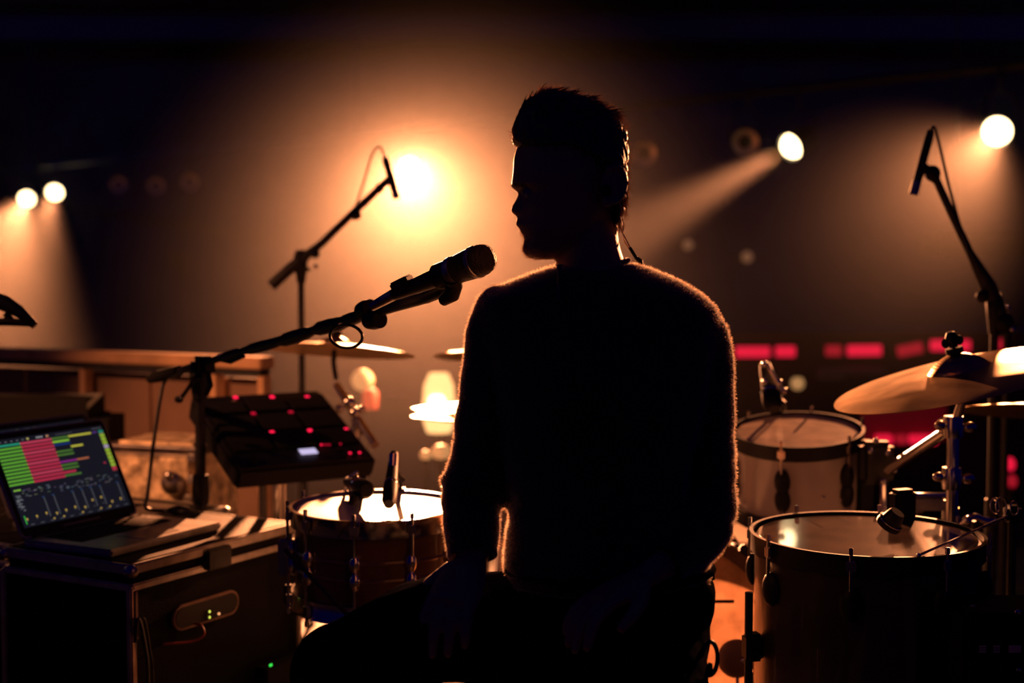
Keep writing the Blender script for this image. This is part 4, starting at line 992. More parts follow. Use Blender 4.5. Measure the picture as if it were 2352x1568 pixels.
LW, LD, LH = 0.345, 0.240, 0.235
def laptop(label, hl, hr, tilt, z0, gain=1.0):
    """hl, hr: hinge ends; the keyboard lies toward -normal of the lid's back"""
    d = V((hr.x - hl.x, hr.y - hl.y, 0)).normalized(); fwd = V((d.y, -d.x, 0))     # toward the user
    o = V((hl.x, hl.y, z0))
    t = thing('laptop', label, 'laptop', o + d * LW / 2)
    RB = Matrix.Identity(3); RB.col[0] = d; RB.col[1] = -fwd; RB.col[2] = V((0, 0, 1))
    bz = 0.016
    def B(x, y, z): return o + d * x + fwd * y + V((0, 0, z))
    base = MB().box(B(LW / 2, LD / 2, bz / 2), (LW, LD, bz), RB, bevel=0.004).build('base', M['alu'], t)
    kb = MB().box(B(LW / 2, 0.075, bz + 0.0004), (LW - 0.07, 0.105, 0.001), RB).build('keyboard_well', M['black'], t)
    for r in range(5):
        n = 14 if r < 4 else 9
        for k in range(n):
            x = 0.04 + (LW - 0.08) * (k + 0.5) / n
            MB().box(B(x, 0.034 + r * 0.0205, bz + 0.0015), ((LW - 0.08) / n - 0.003, 0.0175, 0.002), RB).build('key', M['rubber'], kb, smooth=0)
    MB().box(B(LW / 2, 0.182, bz + 0.0003), (0.11, 0.075, 0.0008), RB).build('trackpad', M['steel'], t)
    MB().tube([B(0.03, 0.0, bz), B(LW - 0.03, 0.0, bz)], 0.006, 10).build('hinge', M['black'], t)
    up = V((0, 0, 1)) * math.cos(tilt) - fwd * math.sin(tilt); nrm = d.cross(up); nrm = nrm if nrm.dot(fwd) > 0 else -nrm
    RLd = Matrix.Identity(3); RLd.col[0] = d; RLd.col[1] = up; RLd.col[2] = d.cross(up)
    s = 1 if RLd.col[2].dot(fwd) > 0 else -1
    ho = o + V((0, 0, bz))
    def Lp(x, y, z=0.0): return ho + d * x + up * y + nrm * z
    def rrect(w, h, r, n=6):
        pts = []
        for cx, cy_, a in ((w - r, r, -PI / 2), (w - r, h - r, 0), (r, h - r, PI / 2), (r, r, PI)):
            for k in range(n + 1): pts.append((cx + r * math.cos(a + PI / 2 * k / n), cy_ + r * math.sin(a + PI / 2 * k / n)))
        return pts
    out = rrect(LW, LH, 0.012)
    lid = MB().loft([[Lp(x, y, -0.006) for x, y in out], [Lp(x, y, 0.0) for x, y in out]]).build('lid', M['alu'], t)
    ins = [(0.003 + x * (LW - 0.006) / LW, 0.003 + y * (LH - 0.006) / LH) for x, y in out]
    MB().loft([[Lp(x, y, -0.0005) for x, y in ins], [Lp(x, y, 0.0006) for x, y in ins]]).build('bezel', M['black'], lid)
    sx0, sx1, sy0, sy1 = 0.014, LW - 0.014, 0.022, LH - 0.016
    scr = MB().quad(Lp(sx0, sy0, 0.0010), Lp(sx1, sy0, 0.0010), Lp(sx1, sy1, 0.0010), Lp(sx0, sy1, 0.0010)).build('screen', M['screen'], t, smooth=0)
    # picture: rectangles in screen units (0..1, y down)
    rects = []
    def rc_(x, y, w, h, c): rects.append((x, y, w, h, c))
    green = (0.13, 0.42, 0.035); red = (0.52, 0.03, 0.07); dk = (0.08, 0.20, 0.03); yel = (0.62, 0.58, 0.06); lime = (0.27, 0.60, 0.05)
    rnd = random.Random(3)
    for r in range(12):
        y = 0.062 + r * 0.0405; h = 0.0225
        rc_(0.0 if r else 0.0, y, 0.215, h, green if r else (0.02, 0.33, 0.20))
        rc_(0.215, y, 0.285 if r != 10 else 0.40, h + 0.004, red if r % 3 else (0.58, 0.05, 0.10))
        if r == 0: rc_(0.50, y, 0.16, h, dk); rc_(0.66, y, 0.22, h * 0.9, yel); rc_(0.895, y, 0.04, h * 0.7, (0.12, 0.04, 0.28))
        if r == 1: rc_(0.50, y, 0.155, h, lime)
        if r == 2: rc_(0.50, y, 0.155, h * 0.8, (0.01, 0.04, 0.22))
        if r == 3: rc_(0.65, y, 0.115, h * 0.95, yel)
        if r in (4, 5, 8, 9, 11): rc_(0.50, y, 0.155, h * 0.9, dk)
        if r == 6: pass
        if r == 7: rc_(0.50, y, 0.16, h * 0.9, (0.28, 0.02, 0.25)); rc_(0.66, y, 0.115, h * 0.85, (0.50, 0.14, 0.06))
    for r in range(11):
        y = 0.055 + r * 0.046
        rc_(0.955, y, 0.045, 0.036, (0.02, 0.25, 0.18) if r == 0 else red if r == 10 else (0.42, 0.38, 0.55) if r == 4 else (0.30, 0.52, 0.04))
        rc_(0.955, y + 0.038, 0.045, 0.006, (0.45, 0.06, 0.03))
    rc_(0.895, 0.44, 0.02, 0.016, red); rc_(0.02, 0.575, 0.06, 0.017, lime)
    for k in range(5): rc_(0.04 + 0.05 * k, 0.03, 0.02, 0.008, (0.2, 0.2, 0.22))
    rc_(0.285, 0.02, 0.018, 0.022, (0.6, 0.5, 0.15)); rc_(0.46, 0.02, 0.022, 0.022, (0.6, 0.3, 0.15))
    for k in range(4): rc_(0.37 + 0.016 * k, 0.024, 0.009, 0.014, (0.6, 0.6, 0.6))
    for k in range(10): rc_(0.55 + 0.016 * k, 0.028, 0.009, 0.006, (0.16, 0.16, 0.18))
    for k in range(8): rc_(0.90 + 0.012 * k, 0.024, 0.008, 0.006, (0.2, 0.2, 0.22))
    grey = (0.22, 0.22, 0.25)
    for k in range(70):
        x = 0.01 + rnd.random() * 0.97; y = 0.58 + rnd.random() * 0.10
        rc_(x, y, 0.012 + 0.02 * rnd.random(), 0.005, tuple(g * (0.4 + 0.6 * rnd.random()) for g in grey))
    for k in range(30):
        rc_(0.005 + 0.05 * rnd.random(), 0.62 + 0.2 * rnd.random(), 0.012 + 0.015 * rnd.random(), 0.005, grey)
    for k in range(11):
        x = 0.04 + 0.088 * k; y = 0.90 - 0.012 * (k % 3)
        rc_(x, y - (0.05 if k in (7, 8) else 0.0), 0.014, 0.022, (0.65, 0.42, 0.08))
        if k in (2, 3, 5, 7, 8): rc_(x + 0.05, 0.955, 0.016, 0.014, (0.65, 0.42, 0.08))
        rc_(x + 0.002, y + 0.03, 0.006, 0.006, (0.3, 0.25, 0.2)); rc_(x + 0.02, 0.975, 0.035, 0.005, tuple(g * 0.6 for g in grey))
        if k in (2, 3, 5, 6, 7, 8, 10):
            for j in range(12): rc_(x + 0.030, 0.72 + j * 0.018, 0.008, 0.005, (0.30, 0.30, 0.34))
            rc_(x + 0.02, 0.70, 0.02, 0.006, (0.03, 0.10, 0.30))
    rc_(0.028, 0.87, 0.006, 0.095, (0.05, 0.75, 0.08))
    mb_ = MB(); cols_ = []
    for x, y, w, h, c in rects:
        x0 = sx0 + (sx1 - sx0) * x; x1 = sx0 + (sx1 - sx0) * min(1, x + w); y1 = sy1 - (sy1 - sy0) * y; y0 = sy1 - (sy1 - sy0) * min(1, y + h)
        mb_.quad(Lp(x0, y0, 0.0013), Lp(x1, y0, 0.0013), Lp(x1, y1, 0.0013), Lp(x0, y1, 0.0013)); cols_.append(c)
    im = mb_.build('screen_picture', M['screenpix'], t, smooth=0)
    at = im.data.color_attributes.new('pixel_colour', 'FLOAT_COLOR', 'CORNER')
    for p_ in im.data.polygons:
        for li in p_.loop_indices: at.data[li].color = (*[c_ * gain for c_ in cols_[p_.index]], 1)
    mb2 = MB().box(Lp(LW / 2, 0.010, 0.0008), (0.11, 0.0025, 0.0004), RLd); mb2.build('brand_line', mat('grey_print', (0.35, 0.35, 0.37), 0.5), lid)
    return t
hl, hr = V((-1.010, 2.909, 0)), V((-0.853, 3.215, 0))
lap_n = V(((hr - hl).y, -(hr - hl).x, 0)).normalized()
laptop('open laptop showing colourful rows of music tracks on the flight case', hl, hr, 0.455, ZC + 0.001)
laptop('second open laptop, hidden behind the front one except its dark top edge', hl + V((-0.15, 0.36, 0)), hr + V((-0.15, 0.36, 0)), 0.44, 0.5345, 0.12)
# things lying on the case: cable pile, small interface
cp = [Pz(388, 1172, ZC + 0.012), Pz(408, 1166, ZC + 0.022), Pz(432, 1172, ZC + 0.012), Pz(412, 1178, ZC + 0.010), Pz(396, 1176, ZC + 0.012), Pz(424, 1176, ZC + 0.018), Pz(452, 1178, ZC + 0.010)]
tag(MB().tube(bez(cp, 8), 0.006, 8).build('cable_coil', M['cable']), 'small heap of black cable at the rear of the laptop case', 'cable')

# metal trunk behind, rounded speaker block behind the laptop
mtk = mat('dented_metal', (0.62, 0.46, 0.30), 0.42, 0.25, noise_scale=26, noise_amt=0.75, bump=0.8, bump_scale=34)
a_, b_ = Py(238, 1024, 3.86), Py(452, 1010, 3.78)
dd = (b_ - a_); dd.z = 0; tw = dd.length; dd.normalize(); nn = V((-dd.y, dd.x, 0))
RT_ = Matrix.Identity(3); RT_.col[0] = dd; RT_.col[1] = nn
zt_ = (a_.z + b_.z) / 2
tk = thing('metal_trunk', 'dented metal trunk with a bright rim behind the laptop and boom stand', 'trunk', V(((a_ + b_).x / 2, (a_ + b_).y / 2 + 0.12, 0)))
cT = (a_ + b_) / 2 + nn * 0.13
MB().box(V((cT.x, cT.y, zt_ / 2 + 0.01)), (tw, 0.26, zt_ - 0.02), RT_, bevel=0.03).build('body', mtk, tk)
for z in (zt_ - 0.012, zt_ - 0.032):
    MB().box(V((cT.x, cT.y, z)), (tw + 0.006, 0.266, 0.010), RT_, bevel=0.004).build('rim_band', M['alu'], tk)
for px, py in ((440, 1100), (440, 1050), (432, 1145), (260, 1120), (300, 1160)):
    q = Py(px, py, 3.0); q = CAM + (q - CAM) * (((a_ - nn * 0.004 - CAM).dot(nn)) / (q - CAM).dot(nn))
    MB().box(q, (0.026, 0.012, 0.024), RT_, bevel=0.004).build('buckle', M['alu'], tk)
q = Py(395, 1110, 3.0); q = CAM + (q - CAM) * (((a_ - nn * 0.012 - CAM).dot(nn)) / (q - CAM).dot(nn))
MB().lathe([(0, 0.018), (0.02, 0.016), (0.032, 0.006), (0.034, 0), (0, 0)], q, frame_from(-nn), 20).build('knob', M['steel'], tk)
MB().ball(q - nn * 0.012 + V((0, 0, 0.022)), 0.015).build('lock', M['steel'], tk)
bl = P(100, 985, 4.28)
tag(recentre(MB().box(V((bl.x, bl.y, bl.z / 2 + 0.05)), (0.44, 0.3, bl.z + 0.10), bevel=0.06).build('speaker_cabinet', M['rubber']), V((bl.x, bl.y, 0))),
    'dark rounded speaker cabinet between the railing and the laptops', 'speaker')

# ------------------------------------------------------------------ drum throne
tx, ty = P(1385, 1500, 2.22).x, 2.22
dt = thing('drum_throne', 'round black padded drum throne under the seated man', 'stool', V((tx, ty, 0)))
MB().lathe([(0, 0.40), (0.165, 0.40), (0.178, 0.415), (0.18, 0.46), (0.168, 0.488), (0.10, 0.497), (0, 0.495)], (tx, ty, 0), seg=40).build('cushion', M['rubber'], dt)
MB().tube([V((tx, ty, 0.1)), V((tx, ty, 0.40))], 0.016, 14).build('post', M['chrome'], dt)
tripod(dt, V((tx, ty, 0)), 0.30, 0.24, 0.010, a0=0.5)

# ------------------------------------------------------------------ the man
def remesh(mb, vox, smooth_it=4, name='m'):
    me = mb.mesh(name); o = bpy.data.objects.new(name, me); COL.objects.link(o)
    md = o.modifiers.new('r', 'REMESH'); md.mode = 'VOXEL'; md.voxel_size = vox
    if smooth_it:
        sm = o.modifiers.new('s', 'SMOOTH'); sm.factor = 0.5; sm.iterations = smooth_it
    bpy.context.view_layer.update()
    dg = bpy.context.evaluated_depsgraph_get()
    out = bpy.data.meshes.new_from_object(o.evaluated_get(dg))
    bpy.data.objects.remove(o); bpy.data.meshes.remove(me)
    out.materials.clear()
    return out
D0 = 2.2
K = D0 / FPX                                           # metres per pixel at the man
def H(px, py, dy=0.0): return P(px, py, D0 + dy)
def sring(py, x0, x1, hd, dy=0.0, n=40, e=2.3, yaw=0.0):
    c = H((x0 + x1) / 2, py, dy); a = (x1 - x0) / 2 * K; pts = []
    for k in range(n):
        t = 2 * PI * k / n; ct, s_t = math.cos(t), math.sin(t)
        x = a * math.copysign(abs(ct) ** (2 / e), ct); y = hd * math.copysign(abs(s_t) ** (2 / e), s_t)
        pts.append(c + V((x, y + yaw * x, 0)))
    return pts
TORSO = [(606, 1290, 1462, .050, .01), (616, 1252, 1494, .062, .01), (626, 1222, 1514, .070, .01), (647, 1168, 1566, .080, .005), (676, 1112, 1612, .090, 0), (705, 1094, 1646, .098, 0),
         (745, 1092, 1655, .105, 0), (800, 1108, 1648, .112, -.005), (880, 1126, 1632, .116, -.01), (960, 1140, 1615, .114, -.012), (1040, 1150, 1596, .112, -.012),
         (1110, 1162, 1580, .114, -.015), (1180, 1170, 1588, .118, -.018), (1250, 1162, 1612, .124, -.02), (1300, 1156, 1628, .126, -.02), (1335, 1160, 1626, .118, -.02)]
ARM_R = [(1150, 715, .0), (1138, 770, .0), (1134, 830, .0), (1127, 900, -.005), (1117, 970, -.01), (1108, 1030, -.015), (1099, 1068, -.02), (1088, 1110, -.025), (1083, 1160, -.035), (1082, 1215, -.05), (1084, 1262, -.065)]
ARM_Rr = [62, 70, 71, 72, 72, 70, 67, 74, 67, 62, 54]
ARM_L = [(1582, 738, .0), (1604, 775, 0), (1614, 830, .0), (1618, 900, -.005), (1620, 980, -.01), (1621, 1050, -.015), (1621, 1120, -.02), (1622, 1172, -.03), (1612, 1206, -.045), (1576, 1248, -.075), (1528, 1288, -.105)]
ARM_Lr = [58, 71, 72, 69, 69, 70, 70, 69, 70, 62, 56]
def fold_tube(mb, spec, rad, grow=0.0, folds=()):
    pts = bez([H(*s) for s in spec], 5)
    n = len(pts); rs = []
    for i in range(n):
        f = i / 5; j = min(int(f), len(rad) - 2); rr = rad[j] + (rad[j + 1] - rad[j]) * (f - j) if j < len(rad) - 1 else rad[-1]
        rs.append(rr * K + grow)
    for i in range(n):
        for (c, w, h) in folds: rs[i] += h * math.exp(-((i / (n - 1) - c) / w) ** 2)
    mb.tube(pts, rs, 20); mb.ball(pts[0], rs[0], None, 18, 10); return mb

person = thing('person', 'man in a dark long-sleeved shirt sitting in profile against the stage light', 'person', V((tx, ty - 0.02, 0.0)))
def obj_world(me, name, m, parent, smooth=60):
    me.transform(Matrix.Translation(-origin(parent))); return link(me, name, m, parent, smooth)

# shirt
sh = MB(); sh.loft([sring(*r[:4], dy=r[4]) for r in TORSO])
fold_tube(sh, ARM_R, ARM_Rr, 0, ((0.665, 0.012, -0.004), (0.705, 0.022, 0.004), (0.78, 0.02, 0.0025), (0.83, 0.012, -0.003), (0.99, 0.02, 0.003)))
fold_tube(sh, ARM_L, ARM_Lr, 0, ((0.42, 0.012, -0.003), (0.58, 0.012, -0.003), (0.70, 0.02, 0.002), (0.745, 0.012, -0.004)))
me = remesh(sh, 0.0065, 3, 'shirt')
nrms = [v.normal.copy() for v in me.vertices]
for v, vn in zip(me.vertices, nrms):                    # soft cloth creases
    w = v.co; lo = max(0, min(1, (1.02 - w.z) / 0.25))
    n1 = noise.noise(V((w.x * 14, w.y * 10, w.z * 22))); n2 = noise.noise(V((w.x * 34 + 5, w.y * 20, w.z * 48)))
    v.co += vn * (0.0035 * n1 * (0.25 + lo) + 0.0016 * n2 * (0.2 + lo))
shirt = obj_world(me, 'shirt', M['cloth'], person)
# collar band and placket
def cpt(t, g=0.0):
    c = H(1362, 612, 0.005); a = (158 / 2 + g) * K; b = 0.050 + g * K
    q = c + V((a * math.cos(t), b * math.sin(t), 0)); q.z += 0.012 * math.cos(t) * 0.3 + (-0.030 * max(0, -math.sin(t)) ** 3) + 0.006
    return q
MB().tube([cpt(2 * PI * k / 40, 2) for k in range(40)], 0.0048, 8, closed=True).build('collar', M['cloth'], shirt)
MB().tube([H(1284, 612, -0.045), H(1287, 640, -0.075), H(1290, 700, -0.098)], [0.004, 0.0035, 0.002], 8).build('placket_edge', M['cloth'], shirt)
for (px, py, dy) in ((1318, 884, -0.122),):
    MB().ball(H(px, py, dy), (0.004, 0.002, 0.004)).build('button', M['black'], shirt)
# rolled cuffs
for spec, rad in ((ARM_R, ARM_Rr), (ARM_L, ARM_Lr)):
    pts = [H(*s) for s in spec]; e = pts[-1]; d = (pts[-1] - pts[-2]).normalized()
    MB().lathe([(rad[-1] * K - 0.006, -0.012), (rad[-1] * K + 0.001, -0.012), (rad[-1] * K + 0.002, 0.010), (rad[-1] * K - 0.004, 0.012)], e, frame_from(d), 24, closed=True).build('cuff', M['cloth'], shirt)

# jeans
jn = MB(); jn.loft([sring(1285, 1172, 1612, .112, -.02), sring(1340, 1166, 1640, .120, -.02), sring(1400, 1162, 1636, .128, -.01), sring(1460, 1164, 1620, .135, 0), sring(1520, 1175, 1600, .138, 0.01), sring(1556, 1210, 1570, .120, .02)])
kneeR = H(765, 1535, -0.12); kneeL = V((0.185, 1.80, 0.40))
RTH = [H(1260, 1440, 0.0), H(1130, 1440, -0.03), H(1000, 1446, -0.07), H(880, 1492, -0.10), kneeR]
LTH = [H(1500, 1450, -0.02), V((0.20, 2.03, 0.535)), V((0.195, 1.92, 0.475)), kneeL]
jn.tube(bez(RTH, 5), [interp([(0, .088), (.35, .084), (.7, .076), (1, .062)], i / 20) for i in range(21)], 20)
jn.tube(bez(LTH, 5), [interp([(0, .088), (.5, .080), (1, .064)], i / 15) for i in range(16)], 20)
ankR = V((kneeR.x - 0.04, kneeR.y + 0.10, 0.085)); ankL = V((kneeL.x + 0.01, kneeL.y + 0.06, 0.085))
for kn_, an in ((kneeR, ankR), (kneeL, ankL)):
    jn.ball(kn_, 0.064); jn.tube([kn_, kn_.lerp(an, 0.35) + V((0, 0.012, 0)), kn_.lerp(an, 0.7), an], [0.062, 0.064, 0.054, 0.052], 18)
me = remesh(jn, 0.0075, 4, 'jeans')
nrms = [v.normal.copy() for v in me.vertices]
for v, vn in zip(me.vertices, nrms):
    w = v.co; v.co += vn * (0.003 * noise.noise(V((w.x * 30, w.y * 30, w.z * 30))))
jeans = obj_world(me, 'jeans', M['denim'], person)
for (px, py) in ((1634, 1322), (1632, 1372)):
    MB().tube([H(px - 8, py - 16, -0.02), H(px + 3, py - 4, -0.02), H(px + 5, py + 6, -0.02), H(px - 8, py + 12, -0.02)], 0.0028, 8).build('belt_loop', M['denim'], jeans)
MB().tube([sring(1300, 1166, 1632, .124, -.02)[k] for k in range(40)], 0.006, 8, closed=True).build('waistband', M['denim'], jeans)
# shoes
for an, yaw in ((ankR, 0.35), (ankL, -0.1)):
    R = rotz(yaw); f = R @ V((0, -1, 0)); sd = R @ V((1, 0, 0))
    shoe = MB(); rings = []
    for (t, w, h, z) in ((-0.075, 0.030, 0.030, 0.045), (-0.06, 0.038, 0.045, 0.055), (0.0, 0.040, 0.050, 0.060), (0.08, 0.042, 0.032, 0.045), (0.15, 0.044, 0.022, 0.036), (0.19, 0.034, 0.016, 0.030), (0.205, 0.015, 0.008, 0.026)):
        c = V((an.x, an.y, 0)) + f * t
        rings.append([c + sd * (w * math.cos(2 * PI * k / 18)) + V((0, 0, z + h * math.sin(2 * PI * k / 18) - 0.008)) for k in range(18)])
    sho = shoe.loft(rings).build('shoe', M['shoe'], person, 60)
    out = [(w * s, t) for t, w in ((-0.085, 0.022), (-0.05, 0.038), (0.05, 0.040), (0.14, 0.046), (0.19, 0.036), (0.212, 0.014)) for s in (1,)] + [(-w, t) for t, w in ((0.212, 0.014), (0.19, 0.036), (0.14, 0.046), (0.05, 0.040), (-0.05, 0.038), (-0.085, 0.022))]
    Rsole = Matrix.Identity(3); Rsole.col[0] = sd; Rsole.col[1] = f; Rsole.col[2] = V((0, 0, 1))
    MB().prism(out, 0.013, 0.028, Rsole, V((an.x, an.y, 0))).build('sole', M['rubber'], sho)

# body with head: one continuous surface
PROF = [(236, 1250), (252, 1222), (270, 1206), (300, 1194), (338, 1187), (364, 1179.5), (396, 1178), (415, 1175.5), (425, 1174), (432, 1177), (438, 1184), (443, 1191), (449, 1189), (457, 1184.5), (466, 1179.5), (474, 1175), (480.5, 1172.5), (486, 1173.5), (490, 1176.5), (495, 1186),
        (499, 1188), (505, 1186.5), (512, 1185), (517, 1184.5), (521, 1188), (525, 1194), (529, 1194), (534, 1196.5), (540, 1201), (547, 1204), (556, 1202), (566, 1199.5), (575, 1200.5), (584, 1205), (591, 1214), (596, 1232)]
FACE = [(236, 1252), (252, 1226), (270, 1210), (300, 1199), (338, 1191), (396, 1184), (425, 1183), (443, 1199), (470, 1196), (500, 1197), (517, 1198), (526, 1202), (547, 1209), (566, 1206), (584, 1212), (591, 1220), (596, 1238)]
BACK = [(236, 1362), (252, 1392), (270, 1410), (300, 1424), (340, 1431), (400, 1432), (440, 1428), (480, 1420), (510, 1408), (530, 1385), (548, 1362), (565, 1340), (580, 1312), (591, 1290), (596, 1272)]
HWID = [(236, .040), (252, .054), (270, .064), (300, .073), (340, .0765), (400, .0765), (440, .073), (480, .068), (520, .061), (550, .053), (575, .043), (591, .030), (596, .020)]
HY = 0.0
def headring(py, n=64, grow=0.0):
    xf, xm, xb, w = interp(FACE, py), interp(PROF, py), interp(BACK, py), interp(HWID, py)
    c = H((xf + xb) / 2, py); a = (xb - xf) / 2 * K; pts = []
    for k in range(n):
        t = 2 * PI * k / n; ct, s_t = math.cos(t), math.sin(t)
        e = 2.15
        x = (a + grow) * math.copysign(abs(ct) ** (2 / e), ct); y = (w + grow) * math.copysign(abs(s_t) ** (2 / e), s_t)
        if ct < 0:
            nw = interp([(236, .03), (420, .032), (443, .008), (470, .012), (484, .017), (495, .017), (503, .014), (520, .02), (546, .024), (596, .03)], py)
            x -= (xf - xm) * K * math.exp(-(y / nw) ** 2)
            eye = math.exp(-((py - 441) / 10) ** 2) * math.exp(-((abs(y) - 0.032) / 0.014) ** 2); x += 0.010 * eye
            ball = math.exp(-((py - 444) / 6) ** 2) * math.exp(-((abs(y) - 0.032) / 0.010) ** 2); x -= 0.006 * ball
            mouth = math.exp(-((py - 525) / 3.5) ** 2) * math.exp(-(y / 0.024) ** 2); x += 0.0015 * mouth
            cheek = math.exp(-((py - 500) / 22) ** 2) * math.exp(-((abs(y) - 0.045) / 0.014) ** 2); x += 0.003 * cheek
        pts.append(c + V((x, y, 0)))
    return pts
body = MB()
rows = [236 + i * 3.0 for i in range(int((596 - 236) / 3) + 1)]
body.loft([headring(r) for r in rows])
# neck: front and back edges from the photo
NECK = [(500, 1300, 1414, .052), (540, 1296, 1419, .053), (570, 1292, 1424, .054), (600, 1285, 1434, .056), (625, 1288, 1446, .058), (660, 1270, 1480, .062)]
body.loft([sring(py, x0, x1, w, 0.002, 32, 2.05) for py, x0, x1, w in NECK])
# jaw to neck filler
body.tube([H(1275, 578), H(1310, 575), H(1345, 555)], [0.026, 0.036, 0.046], 16)
# ears (both sides)
for s in (-1, 1):
    ec = H(1398, 430, 0) + V((0, s * 0.078, 0))
    Re = rotz(-s * 0.35) @ roty(0.15)
    body.ball(ec, (0.019, 0.006, 0.029), Re, 18, 12)
    body.tube([ec + Re @ V((0.020 * math.cos(a), s * 0.006, 0.028 * math.sin(a))) for a in [(-1.5 + 4.0 * k / 18) for k in range(19)]], 0.0036, 10)
    body.ball(ec + Re @ V((-0.006, s * 0.002, -0.026)), (0.009, 0.006, 0.010), Re)
# trunk and limbs inside the clothes
body.loft([sring(py, x0 + 14, x1 - 14, max(0.03, hd - 0.010), dy) for py, x0, x1, hd, dy in TORSO[1:]] + [sring(1400, 1178, 1620, .116, -.01), sring(1500, 1190, 1590, .122, 0.01), sring(1548, 1225, 1560, .105, .02)])
HR = H(1086, 1292, -0.075); HLw = H(1482, 1322, -0.13)
fold_tube(body, ARM_R, ARM_Rr, -0.009); fold_tube(body, ARM_L, ARM_Lr, -0.009)
for pts_, rr in ((([H(*ARM_R[-1]), HR]), (0.029, 0.023)), (([H(*ARM_L[-1]), HLw]), (0.030, 0.024))):
    body.tube([pts_[0], pts_[0].lerp(pts_[1], 0.5), pts_[1]], [rr[0], (rr[0] + rr[1]) / 2, rr[1]], 16)
body.tube(bez(RTH, 5), [interp([(0, .078), (.35, .074), (.7, .066), (1, .053)], i / 20) for i in range(21)], 16)
body.tube(bez(LTH, 5), [interp([(0, .078), (.5, .070), (1, .055)], i / 15) for i in range(16)], 16)
for kn_, an in ((kneeR, ankR), (kneeL, ankL)):
    body.tube([kn_, kn_.lerp(an, 0.35) + V((0, 0.010, 0)), kn_.lerp(an, 0.75), an], [0.052, 0.053, 0.040, 0.036], 14)
    body.tube([an + V((0, 0.03, -0.03)), an + V((0, -0.06, -0.045)), an + V((0, -0.12, -0.055))], [0.028, 0.026, 0.018], 12)
def hand(mb, wrist, d, palm_n, thumb_side):
    """d: direction of the fingers; palm_n: normal out of the palm; thumb_side: +1/-1"""
    d = d.normalized(); palm_n = (palm_n - d * palm_n.dot(d)).normalized(); s = d.cross(palm_n) * thumb_side
    rings = []
    for t, w, h in ((0.0, 0.024, 0.019), (0.03, 0.034, 0.018), (0.065, 0.041, 0.016), (0.092, 0.041, 0.012)):
        c = wrist + d * t
        rings.append([c + s * (w * math.cos(2 * PI * k / 16)) + palm_n * (h * math.sin(2 * PI * k / 16)) for k in range(16)])
    mb.loft(rings)
    for i, (off, L) in enumerate(((0.030, 0.072), (0.010, 0.080), (-0.010, 0.074), (-0.029, 0.058))):
        b = wrist + d * 0.085 + s * off; spread = s * off * 0.25
        p1 = b + (d + palm_n * 0.25).normalized() * (L * 0.45) + spread * 0.4
        p2 = p1 + (d + palm_n * 0.75).normalized() * (L * 0.32) + spread * 0.3
        p3 = p2 + (d * 0.7 + palm_n * 0.9).normalized() * (L * 0.25)
        mb.tube([b - d * 0.02, b, p1, p2, p3], [0.0095, 0.0098, 0.0092, 0.0085, 0.0070], 10); mb.ball(p3, 0.0070)
    b = wrist + d * 0.025 + s * 0.026
    p1 = b + (d * 0.7 + s * 0.7 + palm_n * 0.3).normalized() * 0.038; p2 = p1 + (d * 0.95 + s * 0.25 + palm_n * 0.35).normalized() * 0.030; p3 = p2 + (d + palm_n * 0.3).normalized() * 0.020
    mb.tube([b - s * 0.012, b, p1, p2, p3], [0.014, 0.0135, 0.0115, 0.0095, 0.0075], 10); mb.ball(p3, 0.0075)
hand(body, HR - V((0, 0, -0.005)), V((-0.25, -0.55, -0.42)), V((0.1, 0.4, -0.9)), -1)
hand(body, HLw, V((-0.75, -0.45, -0.30)), V((0, -0.1, -1)), 1)
me = remesh(body, 0.0034, 1, 'body')
bodyo = obj_world(me, 'body', M['skin'], person)

# eyes
for s in (-1, 1):
    e_ = MB().ball(H(1199, 444, 0) + V((0.0115, s * 0.031, 0)), 0.0105, None, 16, 10).build('eye', mat('eye_white', (0.35, 0.30, 0.27), 0.4), person)
    MB().ball(H(1199, 444, 0) + V((0.0012, s * 0.031, 0)), (0.0015, 0.005, 0.005)).build('iris', mat('iris_brown', (0.05, 0.03, 0.02), 0.2), e_)
# hair: shaped cap plus strands
HTOP = [(203, 1243), (206, 1236), (212, 1228), (219, 1216), (230, 1201), (252, 1186), (272, 1178), (292, 1174), (312, 1170.5), (326, 1169), (334, 1176), (341, 1188)]
HBACK = [(203, 1268), (206, 1284), (212, 1318), (219, 1342), (230, 1372), (252, 1402), (272, 1424), (292, 1438), (312, 1443), (351, 1444.5), (402, 1444.5), (447, 1440), (480, 1435), (505, 1430), (514, 1427)]
HHW = [(203, .010), (206, .020), (212, .034), (219, .045), (230, .056), (252, .068), (272, .076), (292, .081), (326, .0845), (380, .0825), (440, .076), (480, .070), (514, .058)]
def hairring(py, n=72):
    xf = interp(HTOP, py); xb = interp(HBACK, py); w = interp(HHW, py)
    if py > 341:      # hair covers only the sides and back: front edge retreats past the temple to behind the ear
        xf = interp([(341, 1188), (352, 1262), (372, 1330), (396, 1352), (430, 1392), (470, 1400), (514, 1396)], py)
    xf += 7; xb -= 5; w -= 0.003; py += 5 * max(0.0, 1 - (py - 203) / 60)
    pts = []
    c0 = H((xf + xb) / 2, py); a = (xb - xf) / 2 * K
    for k in range(n):
        t = 2 * PI * k / n; ct, s_t = math.cos(t), math.sin(t); e = 2.3
        x = a * math.copysign(abs(ct) ** (2 / e), ct); y = w * math.copysign(abs(s_t) ** (2 / e), s_t)
        pts.append(c0 + V((x, y, 0)))
    return pts
hrows = [203, 206, 209, 212, 215, 219, 224, 230, 237, 245, 252, 260, 272, 284, 298, 312, 326, 334, 341, 352, 372, 396, 415, 430, 450, 470, 490, 505, 514]
hm = MB().loft([hairring(r) for r in hrows])
me = remesh(hm, 0.004, 2, 'hair')
nrms = [v.normal.copy() for v in me.vertices]
